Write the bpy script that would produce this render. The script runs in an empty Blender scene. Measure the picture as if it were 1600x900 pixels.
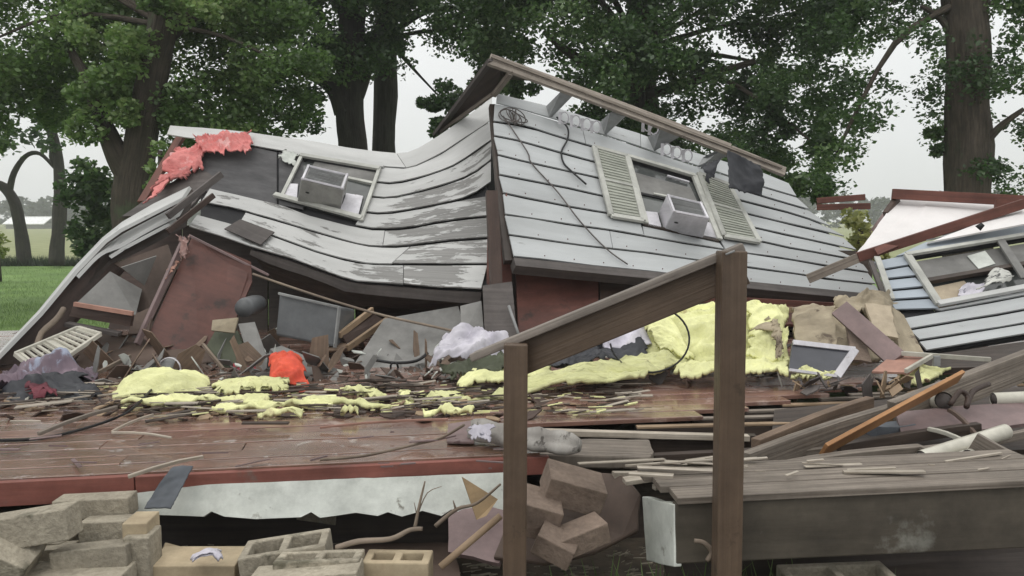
import bpy, math, random
import numpy as np
from mathutils import Vector, Matrix, Euler, noise
random.seed(7); rng = np.random.default_rng(7)
S = bpy.context.scene; COL = S.collection
# ---------------- camera ----------------
F = 1256.0; EYE = Vector((0, 0, 1.65)); PITCH = math.atan(104/F)
cam = bpy.data.objects.new('camera', bpy.data.cameras.new('camera')); COL.objects.link(cam)
cam.data.sensor_width = 36; cam.data.lens = 36*F/1600; cam.data.clip_end = 3000; cam.data.clip_start = 0.05
cam.location = EYE; cam.rotation_euler = (math.pi/2-PITCH, 0, 0); S.camera = cam
# ---------------- world: overcast sky ----------------
W = bpy.data.worlds.new('World'); S.world = W; W.use_nodes = True
nt = W.node_tree; nt.nodes.clear()
out = nt.nodes.new('ShaderNodeOutputWorld'); bg = nt.nodes.new('ShaderNodeBackground')
sky = nt.nodes.new('ShaderNodeTexSky'); sky.sky_type = 'NISHITA'; sky.sun_disc = False
sky.sun_elevation = math.radians(55); sky.sun_rotation = math.radians(-30); sky.dust_density = 4
tc = nt.nodes.new('ShaderNodeTexCoord'); sx = nt.nodes.new('ShaderNodeSeparateXYZ')
rp = nt.nodes.new('ShaderNodeValToRGB'); mx = nt.nodes.new('ShaderNodeMixRGB')
cn = nt.nodes.new('ShaderNodeTexNoise'); cn.inputs['Scale'].default_value = 2.2; cn.inputs['Detail'].default_value = 4
e = rp.color_ramp.elements
e[0].position = 0; e[0].color = (7.9, 8.1, 8.1, 1); e[1].position = 1; e[1].color = (17, 17, 16.6, 1)
mc = nt.nodes.new('ShaderNodeMixRGB'); mc.blend_type = 'MULTIPLY'; mc.inputs['Fac'].default_value = .2
mx.inputs['Fac'].default_value = .93; bg.inputs['Strength'].default_value = .1
L = nt.links.new
L(tc.outputs['Generated'], sx.inputs[0]); L(sx.outputs['Z'], rp.inputs[0]); L(tc.outputs['Generated'], cn.inputs['Vector'])
L(rp.outputs[0], mc.inputs['Color1']); L(cn.outputs['Fac'], mc.inputs['Color2'])
L(sky.outputs[0], mx.inputs['Color1']); L(mc.outputs[0], mx.inputs['Color2']); L(mx.outputs[0], bg.inputs[0]); L(bg.outputs[0], out.inputs[0])
sun = bpy.data.objects.new('sun', bpy.data.lights.new('sun', 'SUN')); COL.objects.link(sun)
sun.data.energy = .55; sun.data.angle = math.radians(25); sun.data.color = (1, .97, .92)
sun.rotation_euler = (math.radians(35), 0, math.radians(-30)); sun.location = (0, 0, 20)
S.view_settings.view_transform = 'Standard'; S.view_settings.look = 'None'; S.view_settings.exposure = 0.12; S.view_settings.gamma = 1
S.cycles.max_bounces = 6; S.cycles.volume_bounces = 1
# ---------------- geometry helpers ----------------
Fw = Vector((0, math.cos(PITCH), -math.sin(PITCH))); Up = Vector((0, math.sin(PITCH), math.cos(PITCH)))
def ray(px, py): return Fw + Vector((1, 0, 0))*((px-800)/F) + Up*((450-py)/F)
def P(px, py, Y):
    d = ray(px, py); return EYE + d*(Y/d.y)
def G(px, py, z=0.0):
    d = ray(px, py); return EYE + d*((z-EYE.z)/d.z)
def plane(a, b, c):
    a, b, c = P(*a), P(*b), P(*c); n = (b-a).cross(c-a).normalized()
    if n.y > 0: n = -n
    def on(px, py):
        d = ray(px, py); return EYE + d*((a-EYE).dot(n)/d.dot(n))
    on.n = n
    return on
def pt(p): return p if isinstance(p, Vector) else P(*p)
def thing(name, label, cat, loc=(0, 0, 0), group=None):
    o = bpy.data.objects.new(name, None); COL.objects.link(o); o.empty_display_size = .1
    o.location = loc; o['label'] = label; o['category'] = cat
    if group: o['group'] = group
    return o
def part(name, parent, loc, label=None):
    o = bpy.data.objects.new(name, None); COL.objects.link(o); o.empty_display_size = .05; o.parent = parent; o.location = Vector(loc)-wloc(parent)
    if label: o['label'] = label
    return o
def tag(o, label, cat, group=None):
    o['label'] = label; o['category'] = cat
    if group: o['group'] = group
    return o
def wloc(o):
    v = Vector(o.location)
    while o.parent: o = o.parent; v += Vector(o.location)
    return v
def mk(name, vs, fs, m, parent=None, uvs=None, smooth=False, bevel=0, kind=None):
    c = sum(vs, Vector())/len(vs)
    me = bpy.data.meshes.new(name); me.from_pydata([tuple(v-c) for v in vs], [], fs); me.materials.append(m)
    if uvs is not None:
        ul = me.uv_layers.new(name='UVMap')
        for poly in me.polygons:
            for li, vi in zip(poly.loop_indices, poly.vertices): ul.data[li].uv = uvs[vi]
    if smooth: me.polygons.foreach_set('use_smooth', [True]*len(me.polygons))
    o = bpy.data.objects.new(name, me); COL.objects.link(o)
    if parent: o.parent = parent; o.location = c-wloc(parent)
    else: o.location = c
    if bevel:
        b = o.modifiers.new('bevel', 'BEVEL'); b.width = bevel; b.segments = 2; b.limit_method = 'ANGLE'
    if kind: o['kind'] = kind
    return o
def slab(name, pts, th, m, parent=None, bevel=0, jag=0, kind=None):
    """prism of a polygon; front face through pts, thickness going away from the eye"""
    p = [pt(q) for q in pts]
    n = Vector()
    for i in range(len(p)): n += p[i].cross(p[(i+1) % len(p)])
    n.normalize(); c = sum(p, Vector())/len(p)
    if n.dot(EYE-c) < 0: p.reverse(); n = -n
    if jag:
        q = []
        for i in range(len(p)):
            a, b = p[i], p[(i+1) % len(p)]; k = max(1, int((b-a).length/.06))
            for j in range(k):
                v = a.lerp(b, j/k)
                if j: v = v+(c-v).normalized()*random.uniform(-jag, jag)
                q.append(v)
        p = q
    N = len(p); u = (p[1]-p[0]).normalized(); w = n.cross(u)
    vs = p+[v-n*th for v in p]
    fs = [list(range(N)), list(range(2*N-1, N-1, -1))]+[[i, i+N, (i+1) % N+N, (i+1) % N] for i in range(N)]
    return mk(name, vs, fs, m, parent, [((v-p[0]).dot(u), (v-p[0]).dot(w)) for v in vs], bevel=bevel, kind=kind)
def plank(name, a, b, w, h, m, parent=None, up=(0, 0, 1), bevel=0.003, warp=0, n=1):
    """board from a to b; w across, h along up"""
    a, b = pt(a), pt(b); d = (b-a).normalized(); up = Vector(up); s = d.cross(up).normalized(); t = s.cross(d)
    vs = []; uv = []; seed = random.random()*99; Ln = (b-a).length
    for i in range(n+1):
        k = i/n; c = a.lerp(b, k)+t*(warp*math.sin(math.pi*k))+s*(warp*.5*(noise.noise(Vector((seed, k*2, 0)))))
        for j, (x, y) in enumerate(((-.5, -.5), (.5, -.5), (.5, .5), (-.5, .5))):
            vs.append(c+s*(x*w)+t*(y*h)); uv.append((k*Ln, (0, w, w+h, 2*w+h)[j]))
    fs = [[3, 2, 1, 0], [4*n, 4*n+1, 4*n+2, 4*n+3]]
    for i in range(n):
        for j in range(4): fs.append([4*i+j, 4*i+(j+1) % 4, 4*i+4+(j+1) % 4, 4*i+4+j])
    return mk(name, vs, fs, m, parent, uv, bevel=bevel)
def tube(name, pts, rs, m, parent=None, sides=8, rough=0, kind=None, cap=True):
    p = [pt(q) for q in pts]; N = len(p)
    if not hasattr(rs, '__len__'): rs = [rs]*N
    vs = []; uv = []; ref = Vector((0.3, 1, 0.2)); Ln = 0; sd = random.random()*50
    for i in range(N):
        d = (p[min(i+1, N-1)]-p[max(i-1, 0)]).normalized(); s = d.cross(ref).normalized(); t = d.cross(s)
        if i: Ln += (p[i]-p[i-1]).length
        for j in range(sides):
            a = 2*math.pi*j/sides; r = rs[i]
            if rough: r *= 1+rough*noise.noise(Vector((math.cos(a)*1.5+sd, math.sin(a)*1.5, Ln*1.2)))
            vs.append(p[i]+s*(math.cos(a)*r)+t*(math.sin(a)*r)); uv.append((Ln, j/sides*6.28*rs[0]))
    fs = [[i*sides+j, i*sides+(j+1) % sides, (i+1)*sides+(j+1) % sides, (i+1)*sides+j] for i in range(N-1) for j in range(sides)]
    if cap: fs += [list(range(sides))[::-1], list(range((N-1)*sides, N*sides))]
    return mk(name, vs, fs, m, parent, uv, smooth=True, kind=kind)
def resample(pts, k):
    p = [pt(q) for q in pts]; o = []
    for i in range(len(p)-1):
        p0, p1, p2, p3 = p[max(i-1, 0)], p[i], p[i+1], p[min(i+2, len(p)-1)]
        for j in range(k):
            t = j/k; o.append(.5*((2*p1)+(-p0+p2)*t+(2*p0-5*p1+4*p2-p3)*t*t+(-p0+3*p1-3*p2+p3)*t**3))
    return o+[p[-1]]
def sheet(name, cs, m, parent=None, nu=24, nv=12, amp=.03, freq=4, th=.01, rag=.03, bulge=0, fold=0, seed=None, kind=None):
    """crumpled cloth / batt spanned by four corners TL TR BR BL"""
    a, b, c, d = [pt(q) for q in cs]; sd = random.random()*90 if seed is None else seed
    n = (b-a).cross(d-a).normalized(); cc = (a+b+c+d)/4
    if n.dot(EYE-cc) < 0: n = -n
    Lu = (b-a).length; Lv = (d-a).length; vs = []; uv = []; fuzzy = m.name.endswith('insulation')
    nu = int(nu*1.9); nv = int(nv*1.9)
    for j in range(nv+1):
        for i in range(nu+1):
            u, v = i/nu, j/nv
            if rag:
                ev_ = min(1, (min(j, nv-j)/nv)*5); eu_ = min(1, (min(i, nu-i)/nu)*5); u0, v0 = u, v
                if ev_ < 1: v += (1-ev_)*(1 if j < nv/2 else -1)*(abs(noise.fractal(Vector((u0*Lu*7, sd, j > nv/2)), .6, 2.2, 4))*rag/Lv*1.8)
                if eu_ < 1: u += (1-eu_)*(1 if i < nu/2 else -1)*(abs(noise.fractal(Vector((v0*Lv*7, sd, 5+(i > nu/2))), .6, 2.2, 4))*rag/Lu*1.8)
            q = a.lerp(b, u).lerp(d.lerp(c, u), v)
            w = Vector((u*Lu*freq+sd, v*Lv*freq, sd))
            h = noise.fractal(w, .9, 2.1, 4)*amp
            if fold:
                k1 = abs(noise.noise(Vector((u*Lu*freq*.8+sd, v*Lv*freq*2.4+u*2, 7)))); k2 = abs(noise.noise(Vector((u*Lu*freq*2.3-v*3, v*Lv*freq*2+sd, 3))))
                h += fold*1.5*((1-min(1, k1*3))**1.3+.35*(1-min(1, k2*3)))
            if fuzzy: h += .0015*noise.noise(Vector((u*Lu*38, v*Lv*38, sd)))+.0012*noise.noise(Vector((u*Lu*90, v*Lv*90, sd)))
            q = q+n*(h+bulge*math.sin(math.pi*min(max(u, 0), 1))**.6*math.sin(math.pi*min(max(v, 0), 1))**.6)
            q = q+noise.noise_vector(w*1.3)*amp*.7
            vs.append(q); uv.append((u*Lu, v*Lv))
    K = len(vs); vs += [v-n*th for v in vs]; uv += uv; r = nu+1; fs = []
    for j in range(nv):
        for i in range(nu):
            q = [j*r+i, j*r+i+1, (j+1)*r+i+1, (j+1)*r+i]; fs += [q, [x+K for x in q[::-1]]]
    ed = [i for i in range(r)]+[j*r+nu for j in range(1, nv+1)]+[nv*r+i for i in range(nu-1, -1, -1)]+[j*r for j in range(nv-1, 0, -1)]
    fs += [[ed[(i+1) % len(ed)], ed[i], ed[i]+K, ed[(i+1) % len(ed)]+K] for i in range(len(ed))]
    return mk(name, vs, fs, m, parent, uv, smooth=True, kind=kind)
def box(name, c, dims, rot, m, parent=None, bevel=.004):
    R = Euler([math.radians(a) for a in rot]).to_matrix(); c = pt(c); x, y, z = [k/2 for k in dims]
    vs = [c+R@Vector((i*x, j*y, k*z)) for k in (-1, 1) for j in (-1, 1) for i in (-1, 1)]
    fs = [[0, 2, 3, 1], [4, 5, 7, 6], [0, 1, 5, 4], [2, 6, 7, 3], [0, 4, 6, 2], [1, 3, 7, 5]]
    uv = [(i*x+k*z*.3, j*y+k*z) for k in (-1, 1) for j in (-1, 1) for i in (-1, 1)]
    return mk(name, vs, fs, m, parent, uv, bevel=bevel)
def interp(pl, x):
    if x <= pl[0][0]:
        (x0, y0), (x1, y1) = pl[0], pl[1]
    elif x >= pl[-1][0]:
        (x0, y0), (x1, y1) = pl[-2], pl[-1]
    else:
        for (x0, y0), (x1, y1) in zip(pl, pl[1:]):
            if x <= x1: break
    return y0+(y1-y0)*(x-x0)/(x1-x0)
def smoothed(pl, x, w=7):
    return (interp(pl, x-w)+2*interp(pl, x)+interp(pl, x+w))/4
def siding(name, top, bot, xl, xr, surf, m, parent, n=10, gap=1.0, th=.014, lap=.015, wear=None, bow=0):
    """one lapped board between two traced lines; xl=(top,bottom) left ends, xr right ends"""
    vs = []; uv = []; Lq = 0; prev = None; wr = []
    for i in range(n+1):
        t = i/n; q = []
        xt = xl[0]+(xr[0]-xl[0])*t; xb = xl[1]+(xr[1]-xl[1])*t
        a = surf(xt, smoothed(top, xt)+gap); b = surf(xb, smoothed(bot, xb)-gap)
        nn = surf.n if hasattr(surf, 'n') else surf.nf(xt, (interp(top, xt)+interp(bot, xb))/2)
        if prev: Lq += (a-prev).length
        prev = a; hgt = (b-a).length
        wob = .009*noise.noise(Vector((Lq*2, id(top) % 97, 0)))
        vs += [a+nn*(.002+wob), b+nn*(lap+wob), b+nn*(lap-th+wob), a+nn*(.002-th+wob)]
        uv += [(Lq, hgt), (Lq, 0), (Lq, -.02), (Lq, hgt+.02)]
        w = wear(xt) if wear else 0; wr += [w]*4
    fs = []
    for i in range(n):
        for j in range(4): fs.append([4*i+j, 4*i+(j+1) % 4, 4*i+4+(j+1) % 4, 4*i+4+j])
    fs += [[0, 1, 2, 3][::-1], [4*n, 4*n+1, 4*n+2, 4*n+3]]
    o = mk(name, vs, fs, m, parent, uv)
    if wear:
        at = o.data.attributes.new('wear', 'FLOAT', 'POINT'); at.data.foreach_set('value', wr)
    return o
# ---------------- materials ----------------
def nodes(name):
    m = bpy.data.materials.new(name); m.use_nodes = True; t = m.node_tree; t.nodes.clear()
    o = t.nodes.new('ShaderNodeOutputMaterial'); b = t.nodes.new('ShaderNodeBsdfPrincipled'); t.links.new(b.outputs[0], o.inputs[0])
    return m, t, b, o
def mat(name, c1, c2=None, sc=(2, 30), rough=.7, bump=.25, mid=.5, spread=.25, c3=None, c3s=6, c3t=.6, uvm=True, detail=5, spec=.3, bs=None, var=.12, roughvar=0, metallic=0, grunge=.32, coat=0):
    m, t, b, o = nodes(name); c2 = c2 or tuple(x*.7 for x in c1)
    N = t.nodes.new; K = t.links.new
    tcn = N('ShaderNodeTexCoord'); oi = N('ShaderNodeObjectInfo'); mp = N('ShaderNodeMapping')
    mp.inputs['Scale'].default_value = (sc[0], sc[1], sc[-1] if len(sc) > 2 else (sc[0]+sc[1])/2)
    ad = N('ShaderNodeVectorMath'); ad.operation = 'ADD'; ml = N('ShaderNodeMath'); ml.operation = 'MULTIPLY'; ml.inputs[1].default_value = 37
    K(oi.outputs['Random'], ml.inputs[0]); K(tcn.outputs['UV' if uvm else 'Object'], ad.inputs[0]); K(ml.outputs[0], ad.inputs[1]); K(ad.outputs[0], mp.inputs[0])
    n1 = N('ShaderNodeTexNoise'); n1.inputs['Scale'].default_value = 1; n1.inputs['Detail'].default_value = detail; n1.inputs['Roughness'].default_value = .62
    K(mp.outputs[0], n1.inputs['Vector'])
    r = N('ShaderNodeValToRGB'); r.color_ramp.elements[0].position = mid-spread; r.color_ramp.elements[1].position = mid+spread
    r.color_ramp.elements[0].color = (*c2, 1); r.color_ramp.elements[1].color = (*c1, 1); K(n1.outputs['Fac'], r.inputs[0]); col = r.outputs[0]
    if c3:
        n2 = N('ShaderNodeTexNoise'); n2.inputs['Scale'].default_value = c3s; n2.inputs['Detail'].default_value = 6; n2.inputs['Roughness'].default_value = .65
        K(ad.outputs[0], n2.inputs['Vector'])
        r2 = N('ShaderNodeValToRGB'); r2.color_ramp.elements[0].position = c3t-.03; r2.color_ramp.elements[1].position = c3t+.04; K(n2.outputs['Fac'], r2.inputs[0])
        mm = N('ShaderNodeMixRGB'); K(r2.outputs[0], mm.inputs[0]); K(col, mm.inputs[1]); mm.inputs[2].default_value = (*c3, 1); col = mm.outputs[0]
    hv = N('ShaderNodeHueSaturation'); mr = N('ShaderNodeMapRange'); mr.inputs['To Min'].default_value = 1-var; mr.inputs['To Max'].default_value = 1+var
    K(oi.outputs['Random'], mr.inputs[0]); n5 = N('ShaderNodeTexNoise'); n5.inputs['Scale'].default_value = 3.2; n5.inputs['Detail'].default_value = 9; n5.inputs['Roughness'].default_value = .72; K(ad.outputs[0], n5.inputs['Vector'])
    m5 = N('ShaderNodeMapRange'); m5.inputs['From Min'].default_value = .32; m5.inputs['From Max'].default_value = .68; m5.inputs['To Min'].default_value = 1-grunge; m5.inputs['To Max'].default_value = 1+grunge*.7
    mu = N('ShaderNodeMath'); mu.operation = 'MULTIPLY'; K(n5.outputs['Fac'], m5.inputs[0]); K(m5.outputs[0], mu.inputs[0]); K(mr.outputs[0], mu.inputs[1]); K(mu.outputs[0], hv.inputs['Value']); K(col, hv.inputs['Color']); K(hv.outputs[0], b.inputs['Base Color'])
    b.inputs['Coat Weight'].default_value = coat; b.inputs['Coat Roughness'].default_value = .12
    b.inputs['Roughness'].default_value = rough; b.inputs['Specular IOR Level'].default_value = spec; b.inputs['Metallic'].default_value = metallic
    if roughvar:
        n3 = N('ShaderNodeTexNoise'); n3.inputs['Scale'].default_value = 2.5; n3.inputs['Detail'].default_value = 4; K(ad.outputs[0], n3.inputs['Vector'])
        m3 = N('ShaderNodeMapRange'); m3.inputs['From Min'].default_value = .35; m3.inputs['From Max'].default_value = .65
        m3.inputs['To Min'].default_value = max(.05, rough-roughvar); m3.inputs['To Max'].default_value = rough+roughvar
        K(n3.outputs['Fac'], m3.inputs[0]); K(m3.outputs[0], b.inputs['Roughness'])
    if bump:
        bp = N('ShaderNodeBump'); bp.inputs['Strength'].default_value = bump; bp.inputs['Distance'].default_value = bs or .01
        K(n1.outputs['Fac'], bp.inputs['Height']); K(bp.outputs[0], b.inputs['Normal'])
    return m
def siding_mat(name, paint, grime, bare):
    """old paint: faint vertical-grain dirt, chips that grow where the 'wear' attribute is high"""
    m, t, b, o = nodes(name); N = t.nodes.new; K = t.links.new
    tcn = N('ShaderNodeTexCoord'); oi = N('ShaderNodeObjectInfo'); ml = N('ShaderNodeMath'); ml.operation = 'MULTIPLY'; ml.inputs[1].default_value = 53
    ad = N('ShaderNodeVectorMath'); ad.operation = 'ADD'; K(oi.outputs['Random'], ml.inputs[0]); K(tcn.outputs['UV'], ad.inputs[0]); K(ml.outputs[0], ad.inputs[1])
    def nz(sx, sy, d=6, rg=.62):
        mp = N('ShaderNodeMapping'); mp.inputs['Scale'].default_value = (sx, sy, 1); n = N('ShaderNodeTexNoise'); n.inputs['Scale'].default_value = 1
        n.inputs['Detail'].default_value = d; n.inputs['Roughness'].default_value = rg; K(ad.outputs[0], mp.inputs[0]); K(mp.outputs[0], n.inputs['Vector']); return n.outputs['Fac']
    def ramp(f, a, bb, c0=(0, 0, 0, 1), c1=(1, 1, 1, 1)):
        r = N('ShaderNodeValToRGB'); r.color_ramp.elements[0].position = a; r.color_ramp.elements[1].position = bb
        r.color_ramp.elements[0].color = c0; r.color_ramp.elements[1].color = c1; K(f, r.inputs[0]); return r.outputs[0]
    g = nz(1.2, 5, 5); base = ramp(g, .3, .72, (*grime, 1), (*paint, 1))
    at = N('ShaderNodeAttribute'); at.attribute_name = 'wear'
    w1 = N('ShaderNodeMath'); w1.operation = 'MULTIPLY_ADD'; w1.inputs[1].default_value = .26; K(at.outputs['Fac'], w1.inputs[0]); K(nz(2.2, 9, 8, .7), w1.inputs[2])
    chip = ramp(w1.outputs[0], .675, .70)
    fine = ramp(nz(6, 16, 9, .8), .63, .72)
    mxx = N('ShaderNodeMath'); mxx.operation = 'MAXIMUM'; K(chip, mxx.inputs[0]); K(fine, mxx.inputs[1])
    wood = ramp(nz(1.5, 60, 4), .3, .7, tuple(x*.62 for x in bare)+(1,), (*bare, 1))
    mm = N('ShaderNodeMixRGB'); K(mxx.outputs[0], mm.inputs[0]); K(base, mm.inputs[1]); K(wood, mm.inputs[2])
    hv = N('ShaderNodeHueSaturation'); mr = N('ShaderNodeMapRange'); mr.inputs['To Min'].default_value = .9; mr.inputs['To Max'].default_value = 1.08
    K(oi.outputs['Random'], mr.inputs[0]); K(mr.outputs[0], hv.inputs['Value']); K(mm.outputs[0], hv.inputs['Color']); K(hv.outputs[0], b.inputs['Base Color'])
    b.inputs['Roughness'].default_value = .5; b.inputs['Specular IOR Level'].default_value = .35
    bp = N('ShaderNodeBump'); bp.inputs['Strength'].default_value = .4; bp.inputs['Distance'].default_value = .006; bp.invert = True
    K(mxx.outputs[0], bp.inputs['Height']); K(bp.outputs[0], b.inputs['Normal'])
    return m
M = {}
M['siding'] = siding_mat('siding_paint', (.50, .50, .49), (.38, .38, .37), (.24, .235, .225))
M['siding_b'] = siding_mat('broad_wall_paint', (.425, .44, .445), (.34, .35, .352), (.26, .26, .25))
M['siding_blue'] = siding_mat('blue_siding_paint', (.36, .40, .445), (.29, .325, .365), (.15, .15, .15))
M['felt'] = mat('roofing_felt', (.085, .083, .085), (.055, .054, .056), (3, 3), rough=.75, bump=.2)
M['felt_dark'] = mat('black_felt', (.03, .03, .032), (.018, .018, .02), (3, 3), rough=.8)
M['frame'] = mat('window_frame_paint', (.50, .50, .46), (.36, .36, .33), (2, 12), rough=.55, bump=.15)
M['shutter'] = mat('shutter_paint', (.37, .38, .33), (.27, .28, .24), (3, 8), rough=.6)
M['white_metal'] = mat('white_enamel', (.62, .60, .64), (.46, .45, .47), (4, 6), rough=.4, bump=.05, c3=(.25, .2, .16), c3s=14, c3t=.68)
M['grey_metal'] = mat('grey_sheet_metal', (.28, .285, .28), (.2, .2, .2), (3, 5), rough=.45, bump=.05, c3=(.12, .09, .07), c3s=9, c3t=.68)
M['grille'] = mat('dark_grille', (.12, .12, .12), (.05, .05, .05), (2, 130), rough=.5, bump=.3)
M['glass'] = mat('dirty_glass', (.09, .095, .09), (.045, .05, .05), (1.5, 2.5), rough=.12, bump=0, spec=.6)
M['fascia'] = mat('weathered_fascia_wood', (.43, .38, .33), (.17, .14, .115), (1.6, 80), rough=.75, bump=.5, c3=(.11, .09, .07), c3s=9, c3t=.64)
M['brown_wood'] = mat('brown_stained_wood', (.075, .048, .038), (.035, .022, .018), (1.5, 30), rough=.55, bump=.35)
M['dark_wood'] = mat('dark_wet_wood', (.07, .052, .042), (.03, .022, .018), (1.5, 30), rough=.5, bump=.35)
M['plate'] = mat('grey_brown_sill_wood', (.115, .10, .095), (.06, .052, .048), (1.2, 24), rough=.65, bump=.3)
M['red_panel'] = mat('red_brown_panelling', (.135, .055, .042), (.075, .033, .027), (1.5, 10), rough=.5, bump=.2, c3=(.05, .03, .025), c3s=3, c3t=.6)
M['deck'] = mat('wet_floor_board', (.30, .17, .12), (.10, .055, .04), (1.0, 60), rough=.15, bump=.5, c3=(.36, .31, .28), c3s=9, c3t=.63, roughvar=.1, spec=.9, coat=1, var=.2)
M['ply'] = mat('wet_red_plywood', (.30, .165, .125), (.13, .075, .06), (1.2, 26), rough=.28, bump=.25, c3=(.36, .26, .22), c3s=5, c3t=.6, roughvar=.15, spec=.6, coat=.5)
M['red_rim'] = mat('red_painted_rim_board', (.25, .092, .072), (.15, .058, .046), (1.2, 16), rough=.5, bump=.3, c3=(.16, .10, .085), c3s=5, c3t=.62)
M['skirt'] = mat('dirty_white_skirting', (.62, .64, .60), (.44, .46, .42), (1.6, 5), rough=.5, bump=.2, c3=(.2, .19, .16), c3s=8, c3t=.66)
M['rail'] = mat('wet_brown_treated_lumber', (.13, .092, .064), (.088, .06, .042), (1.0, 62), rough=.42, bump=.45, c3=(.045, .033, .026), c3s=4, c3t=.62, roughvar=.12)
M['railcap'] = mat('grey_weathered_rail_cap', (.27, .235, .205), (.12, .10, .085), (1.2, 44), rough=.5, bump=.5)
M['grey_lumber'] = mat('grey_weathered_lumber', (.29, .25, .21), (.09, .072, .058), (1.3, 75), rough=.6, bump=.5)
M['pale_lumber'] = mat('pale_split_lumber', (.50, .45, .38), (.22, .18, .14), (1.5, 75), rough=.6, bump=.4)
M['orange_lumber'] = mat('fresh_orange_pine', (.44, .23, .10), (.28, .135, .06), (1.2, 30), rough=.55, bump=.25)
M['tan_wood'] = mat('tan_raw_wood', (.36, .26, .17), (.2, .14, .09), (1.5, 26), rough=.65, bump=.3)
M['red_wood'] = mat('red_barn_wood', (.17, .065, .047), (.08, .034, .027), (1.3, 30), rough=.6, bump=.4)
M['block'] = mat('concrete_block', (.40, .36, .285), (.25, .22, .17), (45, 45, 45), rough=.92, bump=1, uvm=False, c3=(.12, .11, .08), c3s=3, c3t=.6, var=.15)
M['tan_block'] = mat('tan_split_block', (.46, .38, .26), (.34, .27, .18), (12, 12, 12), rough=.9, bump=.5, uvm=False)
M['yellow'] = mat('yellow_insulation', (.78, .78, .44), (.66, .66, .33), (9, 14), rough=.95, bump=1, bs=.03, c3=(.50, .44, .26), c3s=5, c3t=.66, spec=.05, grunge=.22)
M['pink'] = mat('pink_insulation', (.78, .32, .30), (.60, .19, .18), (12, 16), rough=.95, bump=1, bs=.03, spec=.05, c3=(.80, .45, .43), c3s=5, c3t=.6, grunge=.18)
M['tan_batt'] = mat('tan_paper_batt', (.42, .36, .26), (.25, .205, .145), (3, 10), rough=.85, bump=.5, c3=(.13, .10, .075), c3s=4, c3t=.62)
M['white_cloth'] = mat('white_lilac_cloth', (.60, .58, .62), (.36, .34, .40), (6, 6), rough=.9, bump=.4, c3=(.10, .10, .13), c3s=11, c3t=.63)
M['floral'] = mat('black_on_white_print_cloth', (.58, .58, .54), (.46, .46, .43), (5, 5), rough=.9, c3=(.04, .04, .045), c3s=16, c3t=.56)
M['wrap'] = mat('dirty_wrap', (.44, .42, .39), (.24, .22, .2), (8, 8), rough=.8, bump=.6, c3=(.10, .09, .08), c3s=14, c3t=.6)
M['olive_beam'] = mat('damp_olive_brown_beam', (.088, .075, .058), (.05, .042, .032), (1.0, 9), rough=.6, bump=.3, c3=(.15, .145, .125), c3s=2.6, c3t=.61, grunge=.4)
M['pan_metal'] = mat('dull_grey_enamel', (.36, .355, .33), (.27, .265, .25), (3, 5), rough=.5, bump=.05)
M['old_pink'] = mat('dusty_pink_cloth', (.50, .36, .33), (.3, .17, .15), (9, 9), rough=.9, bump=.5)
M['brown_block'] = mat('brown_concrete', (.25, .19, .15), (.16, .12, .095), (35, 35, 35), rough=.9, bump=.8, uvm=False)
M['brown_split'] = mat('brown_split_timber', (.22, .155, .11), (.09, .062, .045), (1.3, 70), rough=.6, bump=.5)
M['lookout'] = mat('grey_painted_block', (.30, .31, .31), (.2, .205, .205), (2, 12), rough=.6)
M['blue_rag'] = mat('slate_blue_wet_cloth', (.105, .115, .13), (.06, .066, .077), (6, 6), rough=.6, bump=.3)
M['dark_cloth'] = mat('dark_grey_plastic', (.045, .047, .055), (.02, .021, .026), (5, 6), rough=.45, bump=.3)
M['purple'] = mat('faded_plum_cloth', (.24, .18, .21), (.11, .085, .11), (5, 7), rough=.75, c3=(.30, .33, .42), c3s=5, c3t=.56)
M['maroon'] = mat('maroon_cloth', (.20, .05, .065), (.1, .03, .04), (5, 7), rough=.8)
M['orange_cloth'] = mat('orange_red_cloth', (.78, .13, .065), (.50, .06, .04), (7, 8), rough=.7, bump=.4)
M['red_box'] = mat('red_card', (.33, .035, .05), (.2, .02, .03), (3, 4), rough=.5)
M['grey_card'] = mat('grey_board', (.22, .215, .205), (.13, .127, .12), (2, 3), rough=.55, bump=.1)
M['grey_plastic'] = mat('grey_appliance_enamel', (.135, .14, .145), (.10, .104, .108), (1.5, 2), rough=.35, bump=.05)
M['green_plastic'] = mat('dull_green_board', (.075, .085, .05), (.045, .05, .032), (2, 3), rough=.6)
M['beige'] = mat('beige_board', (.42, .35, .26), (.30, .25, .18), (2, 3), rough=.8)
M['panel_white'] = mat('white_ceiling_board', (.80, .77, .76), (.74, .71, .70), (1.5, 2), rough=.7, bump=.08, c3=(.60, .55, .51), c3s=3, c3t=.74, grunge=.08)
M['salmon'] = mat('salmon_board', (.40, .225, .175), (.27, .15, .115), (2, 4), rough=.7)
M['mauve'] = mat('mauve_grey_board', (.24, .17, .165), (.15, .11, .108), (1.6, 6), rough=.5, bump=.2)
M['cardboard'] = mat('wet_brown_board', (.125, .088, .07), (.07, .05, .04), (2, 3), rough=.7, bump=.2)
M['tan_card'] = mat('tan_plywood_scrap', (.42, .30, .17), (.27, .19, .11), (2, 14), rough=.7)
M['pvc'] = mat('dirty_white_pipe', (.56, .54, .47), (.40, .38, .32), (3, 5), rough=.35, bump=.05)
M['black'] = mat('black_rubber', (.018, .018, .02), (.01, .01, .01), (3, 3), rough=.5)
M['screen'] = mat('dark_screen', (.06, .062, .075), (.035, .036, .045), (1, 1), rough=.3, bump=0, spec=.5)
M['bark'] = mat('tree_bark', (.11, .09, .07), (.03, .025, .019), (3, 22), rough=.9, bump=.9, bs=.05, c3=(.07, .085, .05), c3s=1.5, c3t=.62)
M['bark_dark'] = mat('dark_tree_bark', (.065, .058, .05), (.028, .025, .022), (2, 14), rough=.9, bump=.9, bs=.05)
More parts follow.
